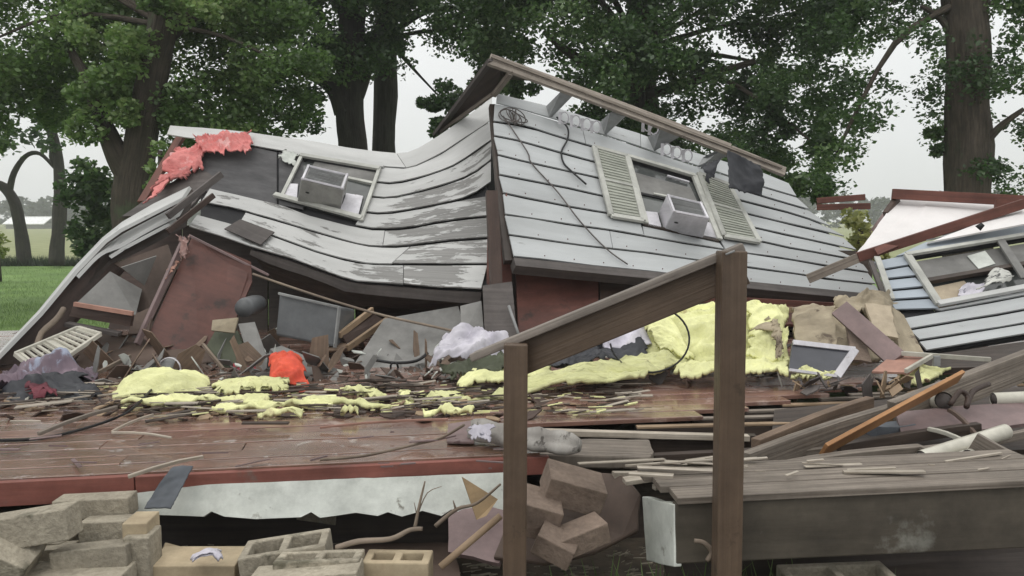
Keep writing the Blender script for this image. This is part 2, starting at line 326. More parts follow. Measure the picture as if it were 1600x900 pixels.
M['twig'] = mat('pale_branch_bark', (.26, .21, .16), (.13, .10, .08), (3, 10), rough=.85)
M['far_wall'] = mat('far_white_metal', (.75, .76, .77), (.7, .7, .7), (1, 1), rough=.6, bump=0)
def leaf_mat(name, tintscale=1):
    m, t, b, o = nodes(name); N = t.nodes.new; K = t.links.new
    at = N('ShaderNodeAttribute'); at.attribute_name = 'tint'
    df = N('ShaderNodeBsdfDiffuse'); tr = N('ShaderNodeBsdfTranslucent'); gl = N('ShaderNodeBsdfGlossy'); gl.inputs['Roughness'].default_value = .45
    m1 = N('ShaderNodeMixShader'); m1.inputs[0].default_value = .5; m2 = N('ShaderNodeMixShader'); m2.inputs[0].default_value = .05
    K(at.outputs['Color'], df.inputs[0]); K(at.outputs['Color'], tr.inputs[0]); K(df.outputs[0], m1.inputs[1]); K(tr.outputs[0], m1.inputs[2])
    K(m1.outputs[0], m2.inputs[1]); K(gl.outputs[0], m2.inputs[2]); K(m2.outputs[0], o.inputs[0]); t.nodes.remove(b)
    return m
M['leaf'] = leaf_mat('leaf')
def ground_mat():
    m, t, b, o = nodes('lawn_and_field'); N = t.nodes.new; K = t.links.new
    tcn = N('ShaderNodeTexCoord'); sp = N('ShaderNodeSeparateXYZ'); K(tcn.outputs['Object'], sp.inputs[0])
    n1 = N('ShaderNodeTexNoise'); n1.inputs['Scale'].default_value = .8; n1.inputs['Detail'].default_value = 8; K(tcn.outputs['Object'], n1.inputs['Vector'])
    r1 = N('ShaderNodeValToRGB'); r1.color_ramp.elements[0].position = .35; r1.color_ramp.elements[1].position = .68
    r1.color_ramp.elements[0].color = (.085, .155, .03, 1); r1.color_ramp.elements[1].color = (.15, .25, .055, 1); K(n1.outputs['Fac'], r1.inputs[0])
    r2 = N('ShaderNodeValToRGB'); r2.color_ramp.elements[0].position = .35; r2.color_ramp.elements[1].position = .68
    r2.color_ramp.elements[0].color = (.17, .19, .075, 1); r2.color_ramp.elements[1].color = (.26, .27, .13, 1); K(n1.outputs['Fac'], r2.inputs[0])
    mf = N('ShaderNodeMapRange'); mf.inputs['From Min'].default_value = 30; mf.inputs['From Max'].default_value = 33; K(sp.outputs['Y'], mf.inputs[0])
    mm = N('ShaderNodeMixRGB'); K(mf.outputs[0], mm.inputs[0]); K(r1.outputs[0], mm.inputs[1]); K(r2.outputs[0], mm.inputs[2])
    # bare wet dirt near and under the wreck
    n2 = N('ShaderNodeTexNoise'); n2.inputs['Scale'].default_value = 1.4; n2.inputs['Detail'].default_value = 5; K(tcn.outputs['Object'], n2.inputs['Vector'])
    ln = N('ShaderNodeMath'); ln.operation = 'MULTIPLY_ADD'; ln.inputs[1].default_value = 3.0; K(n2.outputs['Fac'], ln.inputs[0]); K(sp.outputs['Y'], ln.inputs[2])
    mf2 = N('ShaderNodeMapRange'); mf2.inputs['From Min'].default_value = 8.2; mf2.inputs['From Max'].default_value = 9.2; K(ln.outputs[0], mf2.inputs[0])
    r3 = N('ShaderNodeValToRGB'); r3.color_ramp.elements[0].color = (.028, .022, .015, 1); r3.color_ramp.elements[1].color = (.085, .065, .045, 1); r3.color_ramp.elements[0].position = .3; r3.color_ramp.elements[1].position = .7
    n4 = N('ShaderNodeTexNoise'); n4.inputs['Scale'].default_value = 7; n4.inputs['Detail'].default_value = 8; K(tcn.outputs['Object'], n4.inputs['Vector']); K(n4.outputs['Fac'], r3.inputs[0])
    m5 = N('ShaderNodeMixRGB'); K(mf2.outputs[0], m5.inputs[0]); K(r3.outputs[0], m5.inputs[1]); K(mm.outputs[0], m5.inputs[2]); K(m5.outputs[0], b.inputs['Base Color'])
    b.inputs['Roughness'].default_value = .9; bp = N('ShaderNodeBump'); bp.inputs['Strength'].default_value = .7; bp.inputs['Distance'].default_value = .05
    K(n4.outputs['Fac'], bp.inputs['Height']); K(bp.outputs[0], b.inputs['Normal'])
    return m
# ---------------- ground ----------------
def ground():
    ys = [-6, -2, 0, 1, 2, 3, 4, 6, 8, 10, 14, 18, 24, 30, 30.6, 31.6, 32.4, 40, 60, 100, 200, 500, 1500]; xs = [-1500, -400, -120, -60, -30, -15, -8, -4, -2, 0, 2, 4, 8, 15, 30, 60, 120, 400, 1500]
    vs = []
    for y in ys:
        for x in xs:
            z = noise.noise(Vector((x*.3, y*.3, 0)))*.05 if abs(x) < 40 and y < 28 else 0
            if y in (30.6, 31.6): z = -.35
            vs.append(Vector((x, y, z)))
    r = len(xs); fs = [[j*r+i, j*r+i+1, (j+1)*r+i+1, (j+1)*r+i] for j in range(len(ys)-1) for i in range(r-1)]
    me = bpy.data.meshes.new('ground'); me.from_pydata([tuple(v) for v in vs], [], fs); me.materials.append(ground_mat())
    o = bpy.data.objects.new('ground', me); COL.objects.link(o); o['kind'] = 'structure'
ground()
# ---------------- foliage ----------------
def leaves(name, centers, radii, per, size, cols, m, parent=None, kind='stuff', flat=.5, droop=0, seed=1):
    """one mesh of many small pointed leaf faces scattered through the clumps' volumes"""
    rg = np.random.default_rng(seed); C = np.array(centers, float); R = np.array(radii, float)
    if R.ndim == 1: R = np.stack([R, R, R*.75], 1)
    n = len(C)*per; ci = np.repeat(np.arange(len(C)), per)
    d = rg.normal(size=(n, 3)); d /= np.linalg.norm(d, axis=1)[:, None]; rad = rg.random(n)**.45
    # twig structure: each clump splits in a few sub-tufts, which leaves ragged gaps
    sub = rg.normal(size=(len(C), 7, 3)); sub /= np.linalg.norm(sub, axis=2)[:, :, None]; si = rg.integers(0, 7, n)
    pos = C[ci]+R[ci]*(sub[ci, si]*.62+d*rad[:, None]*.5)
    sz = size*rg.uniform(.6, 1.35, n)
    a = rg.normal(size=(n, 3)); a[:, 2] = a[:, 2]*.6-droop; a /= np.linalg.norm(a, axis=1)[:, None]
    nn = rg.normal(size=(n, 3)); nn[:, 2] += flat*2; s = np.cross(a, nn); s /= np.linalg.norm(s, axis=1)[:, None]+1e-9
    w = sz*.32
    v = np.empty((n, 4, 3)); v[:, 0] = pos-a*sz[:, None]*.5; v[:, 1] = pos+s*w[:, None]; v[:, 2] = pos+a*sz[:, None]*.5; v[:, 3] = pos-s*w[:, None]
    org = np.array(wloc(parent)) if parent else np.zeros(3)
    me = bpy.data.meshes.new(name); me.vertices.add(n*4); me.loops.add(n*4); me.polygons.add(n)
    me.vertices.foreach_set('co', (v-org).reshape(-1)); me.loops.foreach_set('vertex_index', np.arange(n*4)); me.polygons.foreach_set('loop_start', np.arange(n)*4)
    try: me.polygons.foreach_set('loop_total', np.full(n, 4))
    except Exception: pass
    cols = np.array(cols); tt = np.clip(rg.random(n)*.6+rg.random(len(C))[ci]*.6-.1, 0, 1)[:, None]*(len(cols)-1)
    k = np.minimum(tt.astype(int), len(cols)-2)[:, 0]; f = tt[:, 0]-k
    cc = cols[k]*(1-f)[:, None]+cols[k+1]*f[:, None]; cc = np.concatenate([cc, np.ones((n, 1))], 1)
    at = me.attributes.new('tint', 'FLOAT_COLOR', 'POINT'); at.data.foreach_set('color', np.repeat(cc, 4, 0).reshape(-1))
    me.update(calc_edges=True); me.materials.append(m)
    o = bpy.data.objects.new(name, me); COL.objects.link(o)
    if parent: o.parent = parent
    if kind: o['kind'] = kind
    return o
OAK = [(.028, .06, .02), (.05, .105, .03), (.085, .165, .045), (.17, .26, .09)]
LIGHTOAK = [(.06, .11, .03), (.11, .20, .05), (.17, .28, .075), (.27, .35, .13)]
def clumps(xs, ys, D, step, low, gaps, r, dj=1.4, top=-210):
    c = []; rr = []
    y = top
    while y < ys:
        x = xs[0]
        while x < xs[1]:
            px = x+random.uniform(-.5, .5)*step; py = y+random.uniform(-.5, .5)*step
            x += step
            if py > low(px): continue
            if any(((px-g[0])/(g[2]*(1.35 if px > 800 else 1.15)))**2+((py-g[1])/(g[3]*(1.35 if px > 800 else 1.15)))**2 < 1 for g in gaps): continue
            c.append(tuple(P(px, py, D+random.uniform(-dj, dj)))); rr.append(r*random.uniform(.7, 1.2))
        y += step*.8
    return c, rr
def limbs(root, start, targets, r0, m, n=7):
    """boughs reaching from the trunk to some of the clumps; all boughs are children of the tree"""
    st = pt(start)
    for i in range(n):
        t = Vector(random.choice(targets)); mid = st.lerp(t, .5)+Vector((random.uniform(-.3, .3), random.uniform(-.3, .3), random.uniform(.1, .5)))
        p = resample([st, mid, t], 4); k = len(p)
        tube('bough', p, [r0*(1-.8*j/(k-1))*random.uniform(.85, 1.1) for j in range(k)], m, root, sides=6, rough=.3)
LOW = [(-300, 215), (0, 215), (60, 205), (90, 175), (140, 165), (200, 200), (280, 235), (420, 235), (470, 215), (500, 185), (515, 115), (560, 150), (600, 120), (640, 70), (700, 85), (760, 95), (800, 150), (860, 185), (1000, 235), (1150, 262), (1230, 285), (1300, 290), (1320, 215), (1350, 185), (1400, 150), (1450, 165), (1500, 240), (1540, 300), (1700, 300)]
low = lambda x: interp(LOW, x)
GAPS = [(22, 40, 42, 18), (130, 48, 16, 16), (226, 8, 26, 20), (287, 120, 30, 36), (155, 88, 16, 16), (60, 225, 60, 26), (170, 262, 30, 40), (35, 175, 26, 14), (120, 200, 24, 12), (505, 165, 30, 50), (575, 190, 16, 60),
        (650, 110, 30, 45), (730, 105, 38, 32), (845, 100, 34, 48), (880, 125, 20, 30), (985, 22, 16, 16), (1060, 35, 18, 26), (1135, 88, 32, 58), (1120, 35, 18, 22), (1030, 165, 18, 22), (990, 108, 13, 12), (1255, 250, 24, 28),
        (1330, 60, 14, 12), (1365, 85, 30, 18), (1340, 130, 20, 16), (1395, 115, 26, 18), (1470, 45, 20, 60), (1430, 90, 16, 14), (1565, 40, 22, 40), (1590, 160, 20, 16), (1570, 215, 26, 22), (1590, 265, 22, 16), (1240, 160, 18, 12), (1330, 170, 14, 14),
        (1100, 170, 18, 10), (430, 165, 12, 12), (480, 65, 12, 12), (590, 60, 9, 14), (345, 8, 10, 10), (1200, 60, 8, 8), (1255, 130, 18, 10), (250, 60, 9, 9), (80, 120, 10, 14)]
def tree(name, label, base, path, rad, xs, D, r, per, cols, size, barkm, seed, nb=7, step=41, group='mature shade trees standing behind the collapsed house', extra=None, forks=()):
    p0 = pt(path[0]); b0 = Vector((p0.x, p0.y, 0))
    t = thing(name, label, 'tree', b0, group)
    pts = resample([b0-Vector((0, 0, .2))]+path, 4); k = len(pts)
    rr = [rad[0]+(rad[1]-rad[0])*i/(k-1) for i in range(k)]; rr[0] *= 1.35; rr[1] *= 1.12
    tube('trunk', pts, rr, barkm, t, sides=14, rough=.28)
    for fp, fr in forks:
        q = resample(fp, 4); tube('bough', q, [fr[0]+(fr[1]-fr[0])*i/(len(q)-1) for i in range(len(q))], barkm, t, sides=9, rough=.3)
    c, R = clumps(xs, 320, D, step, low, GAPS, r)
    if extra:
        for (x, y, d, q) in extra: c.append(tuple(P(x, y, d))); R.append(q)
    limbs(t, path[-2], c, rad[1]*.26, barkm, nb)
    leaves('crown', c, R, per, size, cols, M['leaf'], t, seed=seed)
    return t
tree('shade_tree', 'leaning thick brown trunked tree left of the pink insulation', 0,
     [(205, 330, 12.9), (215, 240, 12.9), (235, 130, 12.8), (255, 40, 12.7), (268, -60, 12.6)], (.29, .20), (-160, 480), 14.2, .66, 720, LIGHTOAK, .088, M['bark'], 3, nb=8,
     extra=[(150, 150, 12.4, .5), (185, 110, 12.3, .5), (215, 60, 12.2, .45), (160, 60, 12.4, .5), (130, 200, 12.5, .4), (260, -10, 12.1, .45), (300, 20, 12.2, .45), (195, 175, 12.4, .3)],
     forks=[([(212, 290, 12.9), (185, 245, 12.8), (160, 190, 12.8), (140, 130, 12.9), (110, 80, 13.2)], (.20, .06)), ([(250, 60, 12.7), (300, 20, 12.8), (360, -20, 13.0)], (.16, .08))])
tree('shade_tree', 'dark forked trunk with a bough to the left, behind the roof line dip', 0,
     [(550, 330, 16.5), (553, 240, 16.5), (545, 170, 16.4), (548, 80, 16.3), (560, -80, 16)], (.35, .24), (440, 640), 16, .68, 720, OAK, .092, M['bark_dark'], 5, nb=8,
     forks=[([(540, 175, 16.4), (522, 135, 16.3), (490, 115, 16.2), (440, 90, 16)], (.26, .09)), ([(556, 150, 16.4), (578, 90, 16.4), (600, 20, 16.2)], (.16, .1))])
tree('shade_tree', 'straight dark trunk just right of the forked one, behind the broken roof line', 0,
     [(600, 330, 17.5), (600, 240, 17.5), (603, 150, 17.4), (606, 60, 17.2), (612, -90, 17)], (.28, .22), (600, 810), 16.5, .66, 720, OAK, .092, M['bark_dark'], 8, nb=9,
     extra=[(695, 150, 15, .42), (672, 158, 15, .26), (712, 178, 15.2, .36), (690, 200, 15, .28), (720, 205, 15.2, .3), (735, 150, 15.4, .36), (745, 120, 15.3, .3)])
tree('shade_tree', 'broad dark green tree whose crown fills the sky above the windowed wall', 0,
     [(1010, 330, 17), (1005, 200, 16.8), (1000, 80, 16.5), (1010, -90, 16)], (.42, .28), (770, 1330), 15.3, .66, 740, OAK, .09, M['bark'], 11, nb=16,
     forks=[([(1003, 150, 16.6), (1090, 125, 15.6), (1180, 95, 15)], (.14, .05)), ([(1003, 120, 16.6), (910, 95, 15.6), (850, 50, 15)], (.14, .05))],
     extra=[(1262, 285, 13.5, .34), (1280, 300, 13.5, .3), (1290, 240, 13.6, .4), (1235, 290, 13.8, .3), (790, 130, 15, .34), (820, 140, 15, .3), (905, 190, 15, .25), (1050, 215, 15, .3), (1210, 205, 14.2, .4)])
tree('shade_tree', 'tall straight trunk at the right with sky on its left', 0,
     [(1512, 330, 12.5), (1513, 230, 12.5), (1512, 120, 12.5), (1508, 0, 12.4), (1510, -120, 12.3)], (.34, .29), (1310, 1760), 13.2, .47, 300, OAK, .078, M['bark'], 15, nb=12, step=41,
     forks=[([(1496, 70, 12.4), (1470, 30, 12.4), (1440, 10, 12.2)], (.06, .03)), ([(1525, 240, 12.4), (1560, 200, 12.2), (1600, 170, 12)], (.07, .03))],
     extra=[(1462, 210, 12.6, .2), (1470, 235, 12.6, .16)])
# far-left small tree with two thin dark trunks
t = thing('shade_tree', 'small far tree with thin curved dark trunks on the lawn at left', 'tree', G(38, 412))
for pth, r in (([(38, 413, 30), (34, 370, 30), (24, 320, 30), (5, 292, 30), (-20, 285, 30)], (.26, .14)), ([(14, 300, 30), (22, 270, 30), (40, 244, 30), (62, 240, 30), (85, 262, 30)], (.12, .06)),
               ([(88, 413, 29), (92, 350, 29), (94, 290, 29), (88, 235, 29), (70, 170, 29)], (.26, .15)), ([(92, 270, 29), (80, 245, 29), (85, 225, 29)], (.1, .06))):
    q = resample(pth, 4); tube('trunk', q, [r[0]+(r[1]-r[0])*i/(len(q)-1) for i in range(len(q))], M['bark_dark'], t, sides=8, rough=.2)
c, R = clumps((-60, 125), 240, 28.5, 30, lambda x: 242 if x < 100 else 215, [(45, 275, 60, 32), (20, 182, 16, 12), (60, 205, 16, 10)], .62, dj=.8, top=140)
leaves('crown', c, R, 55, .26, OAK, M['leaf'], t, seed=21)
# shrubs
def shrub(label, cs, D, r, per, size, cols, seed, name='shrub'):
    b = P(*cs[0], D); b.z = 0; t = thing(name, label, 'shrub', b)
    tube('stem', [b, P(cs[0][0], cs[0][1], D)], [.06, .03], M['bark'], t, sides=6)
    leaves('foliage', [tuple(P(x, y, D+random.uniform(-.3, .3))) for x, y in cs], [r]*len(cs), per, size, cols, M['leaf'], t, seed=seed)
shrub('dark bushy shrub between the thin trunks and the leaning trunk', [(130, 380), (130, 350), (145, 300), (155, 335), (165, 370), (120, 315), (175, 320), (150, 390), (135, 270), (175, 390), (190, 350), (115, 290), (185, 300), (158, 285)], 17, .42, 300, .14, OAK, 31)
shrub('low pale leaved weed beside the leaning trunk and the pink insulation', [(250, 235), (245, 262), (256, 285), (242, 290)], 10.6, .16, 130, .07, LIGHTOAK, 32)
shrub('yellow green weeds between the windowed wall and the white board', [(1345, 358), (1362, 368), (1372, 380), (1350, 378), (1335, 345), (1365, 395)], 9.6, .2, 120, .09, [(.12, .14, .04), (.3, .32, .1), (.42, .42, .16)], 33)
shrub('small bright shrub at the left edge of the lawn', [(-4, 372), (2, 385), (-6, 395)], 22, .3, 150, .12, [(.09, .14, .03), (.2, .24, .05), (.25, .3, .08)], 34)
# far woods, field, ditch bank, far building
c = []; R = []
for i in range(1300):
    x = random.uniform(-190, 190); y = random.uniform(190, 235); h = 7.2+2.8*noise.noise(Vector((x*.03, 0, 0)))+2*noise.noise(Vector((x*.15, 3, 0)))
    c.append((x, y, random.uniform(.5, h))); R.append(random.uniform(1.3, 2.3))
w = leaves('distant_woods', c, R, 60, 1.2, [(.03, .045, .03), (.05, .07, .04)], M['leaf'], seed=40); w['label'] = 'hazy line of distant trees beyond the field'; w['category'] = 'woods'
t = thing('farm_building', 'tiny white roofed building far across the field', 'building', (-113, 190, 0))
slab('wall', [Vector((-113, 180, 0)), Vector((-105, 180, 0)), Vector((-105, 180, 1.2)), Vector((-113, 180, 1.2))], 6, M['grey_card'], t)
slab('roof', [Vector((-113.6, 179.6, 1.1)), Vector((-104.4, 179.6, 1.1)), Vector((-104.4, 183, 2.6)), Vector((-113.6, 183, 2.6))], .2, M['far_wall'], t)
slab('roof', [Vector((-113.6, 183.05, 2.6)), Vector((-104.4, 183.05, 2.6)), Vector((-104.4, 186.4, 1.1)), Vector((-113.6, 186.4, 1.1))], .2, M['far_wall'], t)
tag(tube('culvert_pipe', [G(118, 413)+Vector((0, 0, .04)), G(250, 412)+Vector((0, 0, .04))], .09, M['pvc'], sides=8), 'pale pipe lying along the ditch past the lawn', 'pipe')
# grass tufts: near and along ditch
def tufts(name, label, boxes, n, h, seed, cols):
    rg = np.random.default_rng(seed); pos = []
    for _ in range(n):
        x0, x1, y0, y1, z = boxes[rg.integers(len(boxes))]; pos.append((rg.uniform(x0, x1), rg.uniform(y0, y1), z))
    pos = np.array(pos); hh = h*rg.uniform(.5, 1.3, n); a = rg.uniform(0, 6.28, n); w = h*.05
    lean = rg.normal(size=(n, 2))*.35*hh[:, None]
    v = np.empty((n, 3, 3)); dx = np.stack([np.cos(a), np.sin(a), 0*a], 1)*w
    v[:, 0] = pos-dx; v[:, 1] = pos+dx; v[:, 2] = pos+np.concatenate([lean, hh[:, None]], 1)
    me = bpy.data.meshes.new(name); me.from_pydata(v.reshape(-1, 3).tolist(), [], np.arange(n*3).reshape(-1, 3).tolist())
    cc = np.array(cols)[rg.integers(0, len(cols), n)]; cc = np.concatenate([cc, np.ones((n, 1))], 1)
    at = me.attributes.new('tint', 'FLOAT_COLOR', 'POINT'); at.data.foreach_set('color', np.repeat(cc, 3, 0).reshape(-1)); me.materials.append(M['leaf'])
    o = bpy.data.objects.new(name, me); COL.objects.link(o); o['kind'] = 'stuff'; o['label'] = label; o['category'] = 'grass'
GR = [(.07, .13, .03), (.12, .2, .05), (.18, .27, .08)]
tufts('ditch_shade_grass', 'taller grass coloured dark as the shade along the ditch at the end of the lawn', [(-26, -9, 29.6, 30.8, -.1)], 9000, .42, 50, [(.02, .035, .015), (.03, .05, .02)])  # blade colour carries the dark shade strip where the lawn ends
tufts('lawn_grass', 'short green lawn grass left of the leaning wall', [(-12, -3.6, 8.5, 16, 0), (-26, -7, 15, 29, 0), (-22, -7, 12, 22, 0)], 60000, .07, 51, GR)
tufts('near_grass', 'weedy grass growing at the foot of the platform', [(.3, 1.3, 2.5, 3.0, .0), (.2, 1.6, 2.6, 3.3, 0), (-2.1, -1.6, 2.6, 3.0, 0.02)], 2600, .2, 52, GR)
# =====================================================================
# floor / deck of the house
# =====================================================================
FZ = .55
fa, fb = G(0, 748, FZ), G(790, 710, FZ); fd = (fb-fa).normalized(); fn = Vector((-fd.y, fd.x, 0))
floor_t = thing('wooden_floor', 'wet reddish brown plank floor left standing with a red edge board', 'floor', (0, 4, 0))
c0, c1 = G(935, 672, FZ), G(1400, 592, FZ); cd = c1-c0
def cut(s_off):   # where a row meets the broken diagonal edge
    q = fa+fn*s_off
    den = fd.x*cd.y-fd.y*cd.x; w = c0-q
    return (w.x*cd.y-w.y*cd.x)/den
PW = .142
for k in range(36):
    off = PW*(k+.5); e = cut(off) if off > .55 else 2.35+random.uniform(-.1, .06)
    s = -3.2; 
    while s < e-.05:
        ln = random.uniform(1.8, 3.4) if s > -3.2 else random.uniform(.8, 3.2); s2 = min(e, s+ln)
        if e-s2 < .5: s2 = e
        a = fa+fn*off+fd*s; b = fa+fn*off+fd*(s2-.004); dz = random.uniform(-.003, .002)
        m = M['ply'] if (s2 > 2.3 and k > 3) else M['deck']
        plank('floor_board', a+Vector((0, 0, -.013+dz)), b+Vector((0, 0, -.013+dz)), PW-.006, .026, m, floor_t, bevel=.003)
        s = s2
rim = fa-fn*.022
plank('edge_board', rim+fd*-3.2+Vector((0, 0, -.063)), rim+fd*.55+Vector((0, 0, -.058)), .035, .105, M['red_rim'], floor_t, n=4)
plank('edge_board', rim+fd*.555+Vector((0, 0, -.052)), rim+fd*2.4+Vector((0, 0, -.052)), .035, .085, M['red_rim'], floor_t, n=3)
for k, py in enumerate((604, 611, 618, 627, 637, 648, 661)):
    j0 = G(1500-(1500-935)*min(1, (py-585)/85), py+3, FZ-.02); j1 = G(1600, py-6-k, FZ-.02)
    plank('joist', j0+Vector((0, 0, -.10)), j1+Vector((0, 0, -.10)), .04, .16, M['dark_wood'], floor_t, n=2)
    plank('joist_lit_edge', j0+Vector((0, 0, -.012)), j1+Vector((0, 0, -.012)), .045, .014, M['grey_lumber'] if k % 3 else M['tan_wood'], floor_t, n=2)  # added pale strip imitates sky reflection on the joist's top edge
slab('subfloor', [fa+fn*.1+fd*-3.2+Vector((0, 0, -.2)), fa+fn*.1+fd*2.1+Vector((0, 0, -.2)), fa+fn*5.2+fd*7+Vector((0, 0, -.2)), fa+fn*5.2+fd*-3.2+Vector((0, 0, -.2))], .02, M['dark_wood'], floor_t)
for s in (-2.2, -.4, 1.3):
    plank('floor_pier', fa+fn*.5+fd*s+Vector((0, 0, -.6)), fa+fn*.5+fd*s+Vector((0, 0, -.23)), .2, .2, M['block'], floor_t, up=(0, 1, 0))
slab('shade_backing_board', [(150, 795, 3.95), (1010, 775, 4.1), (1010, 885, 4.0), (150, 885, 3.85)], .03, M['dark_wood'], floor_t, jag=.01)  # backing coloured dark to stand in for the shade under the floor
sk = thing('skirting_panel', 'dirty white skirting panel with a ragged rotten lower edge, under the red edge board', 'panel', P(480, 780, 3.6))
SKP = plane((205, 770, 3.42), (790, 742, 3.64), (205, 806, 3.38))
slab('panel_board', [SKP(213, 768), SKP(300, 758), SKP(500, 750), SKP(790, 738), SKP(795, 800), SKP(765, 792), SKP(735, 806), SKP(705, 796), SKP(690, 806), SKP(660, 798), SKP(628, 807), SKP(606, 800), SKP(590, 806), SKP(556, 801), SKP(500, 809), SKP(486, 800), SKP(470, 808), SKP(400, 811), SKP(350, 807), SKP(330, 799), SKP(318, 807), SKP(205, 803)], .02, M['skirt'], sk, jag=.003)

# =====================================================================
# left wing: sagging siding wall
# =====================================================================
A_BOT = [(150, 330), (296, 356), (351, 372), (387, 386), (412, 393), (458, 406), (493, 420), (540, 436), (558, 441), (611, 444), (665, 449), (752, 454), (800, 456)]
def depthA(px, py):
    base = interp([(150, 8.3), (300, 7.7), (420, 7.35), (560, 7.0), (680, 6.85), (780, 6.8)], px)
    return base+.0088*(smoothed(A_BOT, px, 25)-py)
def surfA(px, py): return P(px, py, depthA(px, py))
def nfA(px, py):
    a, b, c = surfA(px, py), surfA(px+8, py), surfA(px, py+8); n = (b-a).cross(c-a).normalized()
    return n if n.y < 0 else -n
surfA.nf = nfA
class _S:   # callable with .nf
    def __call__(s, x, y): return surfA(x, y)
SA = _S(); SA.nf = nfA
wa = thing('siding_wall', 'sagging left house wall of warped grey lap siding with peeling paint', 'wall', P(560, 450, 7.0))
T0 = [(262, 196), (320, 200), (400, 208), (450, 215), (540, 230), (600, 238), (618, 240), (640, 238), (665, 225), (700, 203), (735, 178), (768, 152)]
L1 = [(262, 211), (292, 216), (400, 229), (442, 236), (492, 246), (540, 252), (590, 260), (632, 264), (645, 262), (690, 240), (725, 217), (765, 190)]
L2 = [(442, 246), (500, 262), (590, 286), (615, 288), (640, 283), (680, 271), (715, 257), (740, 240), (768, 220)]
L3 = [(579, 308), (608, 311), (628, 307), (672, 296), (718, 282), (741, 272), (766, 252)]
L4 = [(569, 332), (593, 335), (611, 334), (650, 327), (700, 317), (727, 310), (743, 303), (774, 281)]
L4b = [(569, 332), (593, 335), (611, 334), (650, 327), (700, 317), (727, 311), (776, 303)]
L5 = [(333, 295), (369, 303), (404, 312), (435, 318), (484, 337), (540, 351), (558, 354), (584, 359.5), (611, 359.5), (640, 357), (675, 350), (718, 343.5), (771, 338)]
L6 = [(313, 316), (333, 320), (369, 327), (396, 335), (422, 342), (451, 351), (493, 363.6), (540, 377), (572, 385), (611, 387), (640, 384.5), (700, 377), (764, 373)]
L7 = [(308, 335), (365, 350), (431, 371), (458, 381), (493, 394), (540, 407), (572, 413), (602, 414), (629, 413.5), (762, 414)]
L8 = A_BOT
wr = lambda x: min(1.0, max(.15, (x-520)/160))
wl = lambda x: .35 if x < 560 else min(.9, .3+(x-560)/300)
sm = M['siding']
siding('siding_board', T0, L1, (266, 262), (619, 634), SA, sm, wa, 14, gap=0, wear=lambda x: .1)
siding('siding_board', T0, L1, (620, 635), (769, 768), SA, sm, wa, 9, gap=0, wear=lambda x: .12)
siding('siding_board', L1, L2, (592, 590), (768, 768), SA, sm, wa, 9, wear=lambda x: .2)
siding('siding_board', L2, L3, (588, 580), (768, 767), SA, sm, wa, 9, wear=lambda x: .62 if x > 690 else .2)
siding('siding_board', L3, L4, (578, 569), (767, 767), SA, sm, wa, 9, wear=lambda x: .74 if 615 < x < 750 else .25)
siding('siding_board', L4b, L5, (567, 556), (776, 771), SA, sm, wa, 9, wear=lambda x: .84 if x > 605 else .25, gap=1.4)
siding('siding_board', L5, L6, (328, 316), (601, 598), SA, sm, wa, 14, wear=lambda x: .5 if x < 470 else .3)
siding('siding_board', L5, L6, (602, 599), (772, 764), SA, sm, wa, 8, wear=lambda x: .92 if x > 612 else .5, gap=1.4)
siding('siding_board', L6, L7, (384, 374), (640, 612), SA, sm, wa, 12, wear=lambda x: .5 if x < 500 else .36)
siding('siding_board', L6, L7, (642, 614), (765, 761), SA, sm, wa, 6, wear=lambda x: .78, gap=1.4)
siding('siding_board', L7, L8, (308, 296), (630, 630), SA, sm, wa, 14, wear=lambda x: .45 if x < 560 else .72)
siding('siding_board', L7, L8, (631, 631), (761, 752), SA, sm, wa, 6, wear=lambda x: .95 if x < 735 else .6, gap=1.4)
# sheathing behind the boards, bottom sill
def backing(name, poly_top, poly_bot, x0, x1, surf, m, parent, off=.03, th=.03, n=14, rows=8):
    vs = []; uv = []
    for i in range(n+1):
        x = x0+(x1-x0)*i/n; ya, yb = interp(poly_top, x), interp(poly_bot, x)
        for j in range(rows+1):
            y = ya+(yb-ya)*j/rows; p = surf(x, y); nn = surf.n if hasattr(surf, 'n') else surf.nf(x, y)
            vs.append(p-nn*off); uv.append((p.x, j*.3))
    K = len(vs); vs += [v+Vector((0, th*.8, -th*.6)) for v in vs]; uv += uv; r = rows+1; fs = []
    for i in range(n):
        for j in range(rows):
            q = [i*r+j, i*r+j+1, (i+1)*r+j+1, (i+1)*r+j]; fs += [q, [k+K for k in q[::-1]]]
    ed = list(range(r))+[i*r+rows for i in range(1, n+1)]+[n*r+j for j in range(rows-1, -1, -1)]+[i*r for i in range(n-1, 0, -1)]
    fs += [[ed[(i+1) % len(ed)], ed[i], ed[i]+K, ed[(i+1) % len(ed)]+K] for i in range(len(ed))]
    return mk(name, vs, fs, m, parent, uv)
TB = [(x, y+4) for x, y in T0]; BB = [(x, y-3) for x, y in A_BOT]
backing('sheathing', TB, [(x, y-6) for x, y in A_BOT], 312, 762, SA, M['felt_dark'], wa, off=.03, n=28, rows=12)
backing('felt_sheet', [(300, 216), (400, 229), (446, 240)], [(300, 292), (333, 300), (404, 316), (412, 318)], 312, 432, SA, M['felt'], wa, off=.012, th=.008, n=10)
backing('felt_sheet', [(434, 238), (480, 247)], [(406, 314), (446, 322)], 436, 474, SA, M['felt'], wa, off=-.002, th=.008, n=5)
# felt exposed at the left where the siding is torn away
slab('felt_sheet', [surfA(190, 338), surfA(262, 288), surfA(306, 262), surfA(338, 276), surfA(298, 322), surfA(250, 335)], .03, M['plate'], wa, jag=.01)
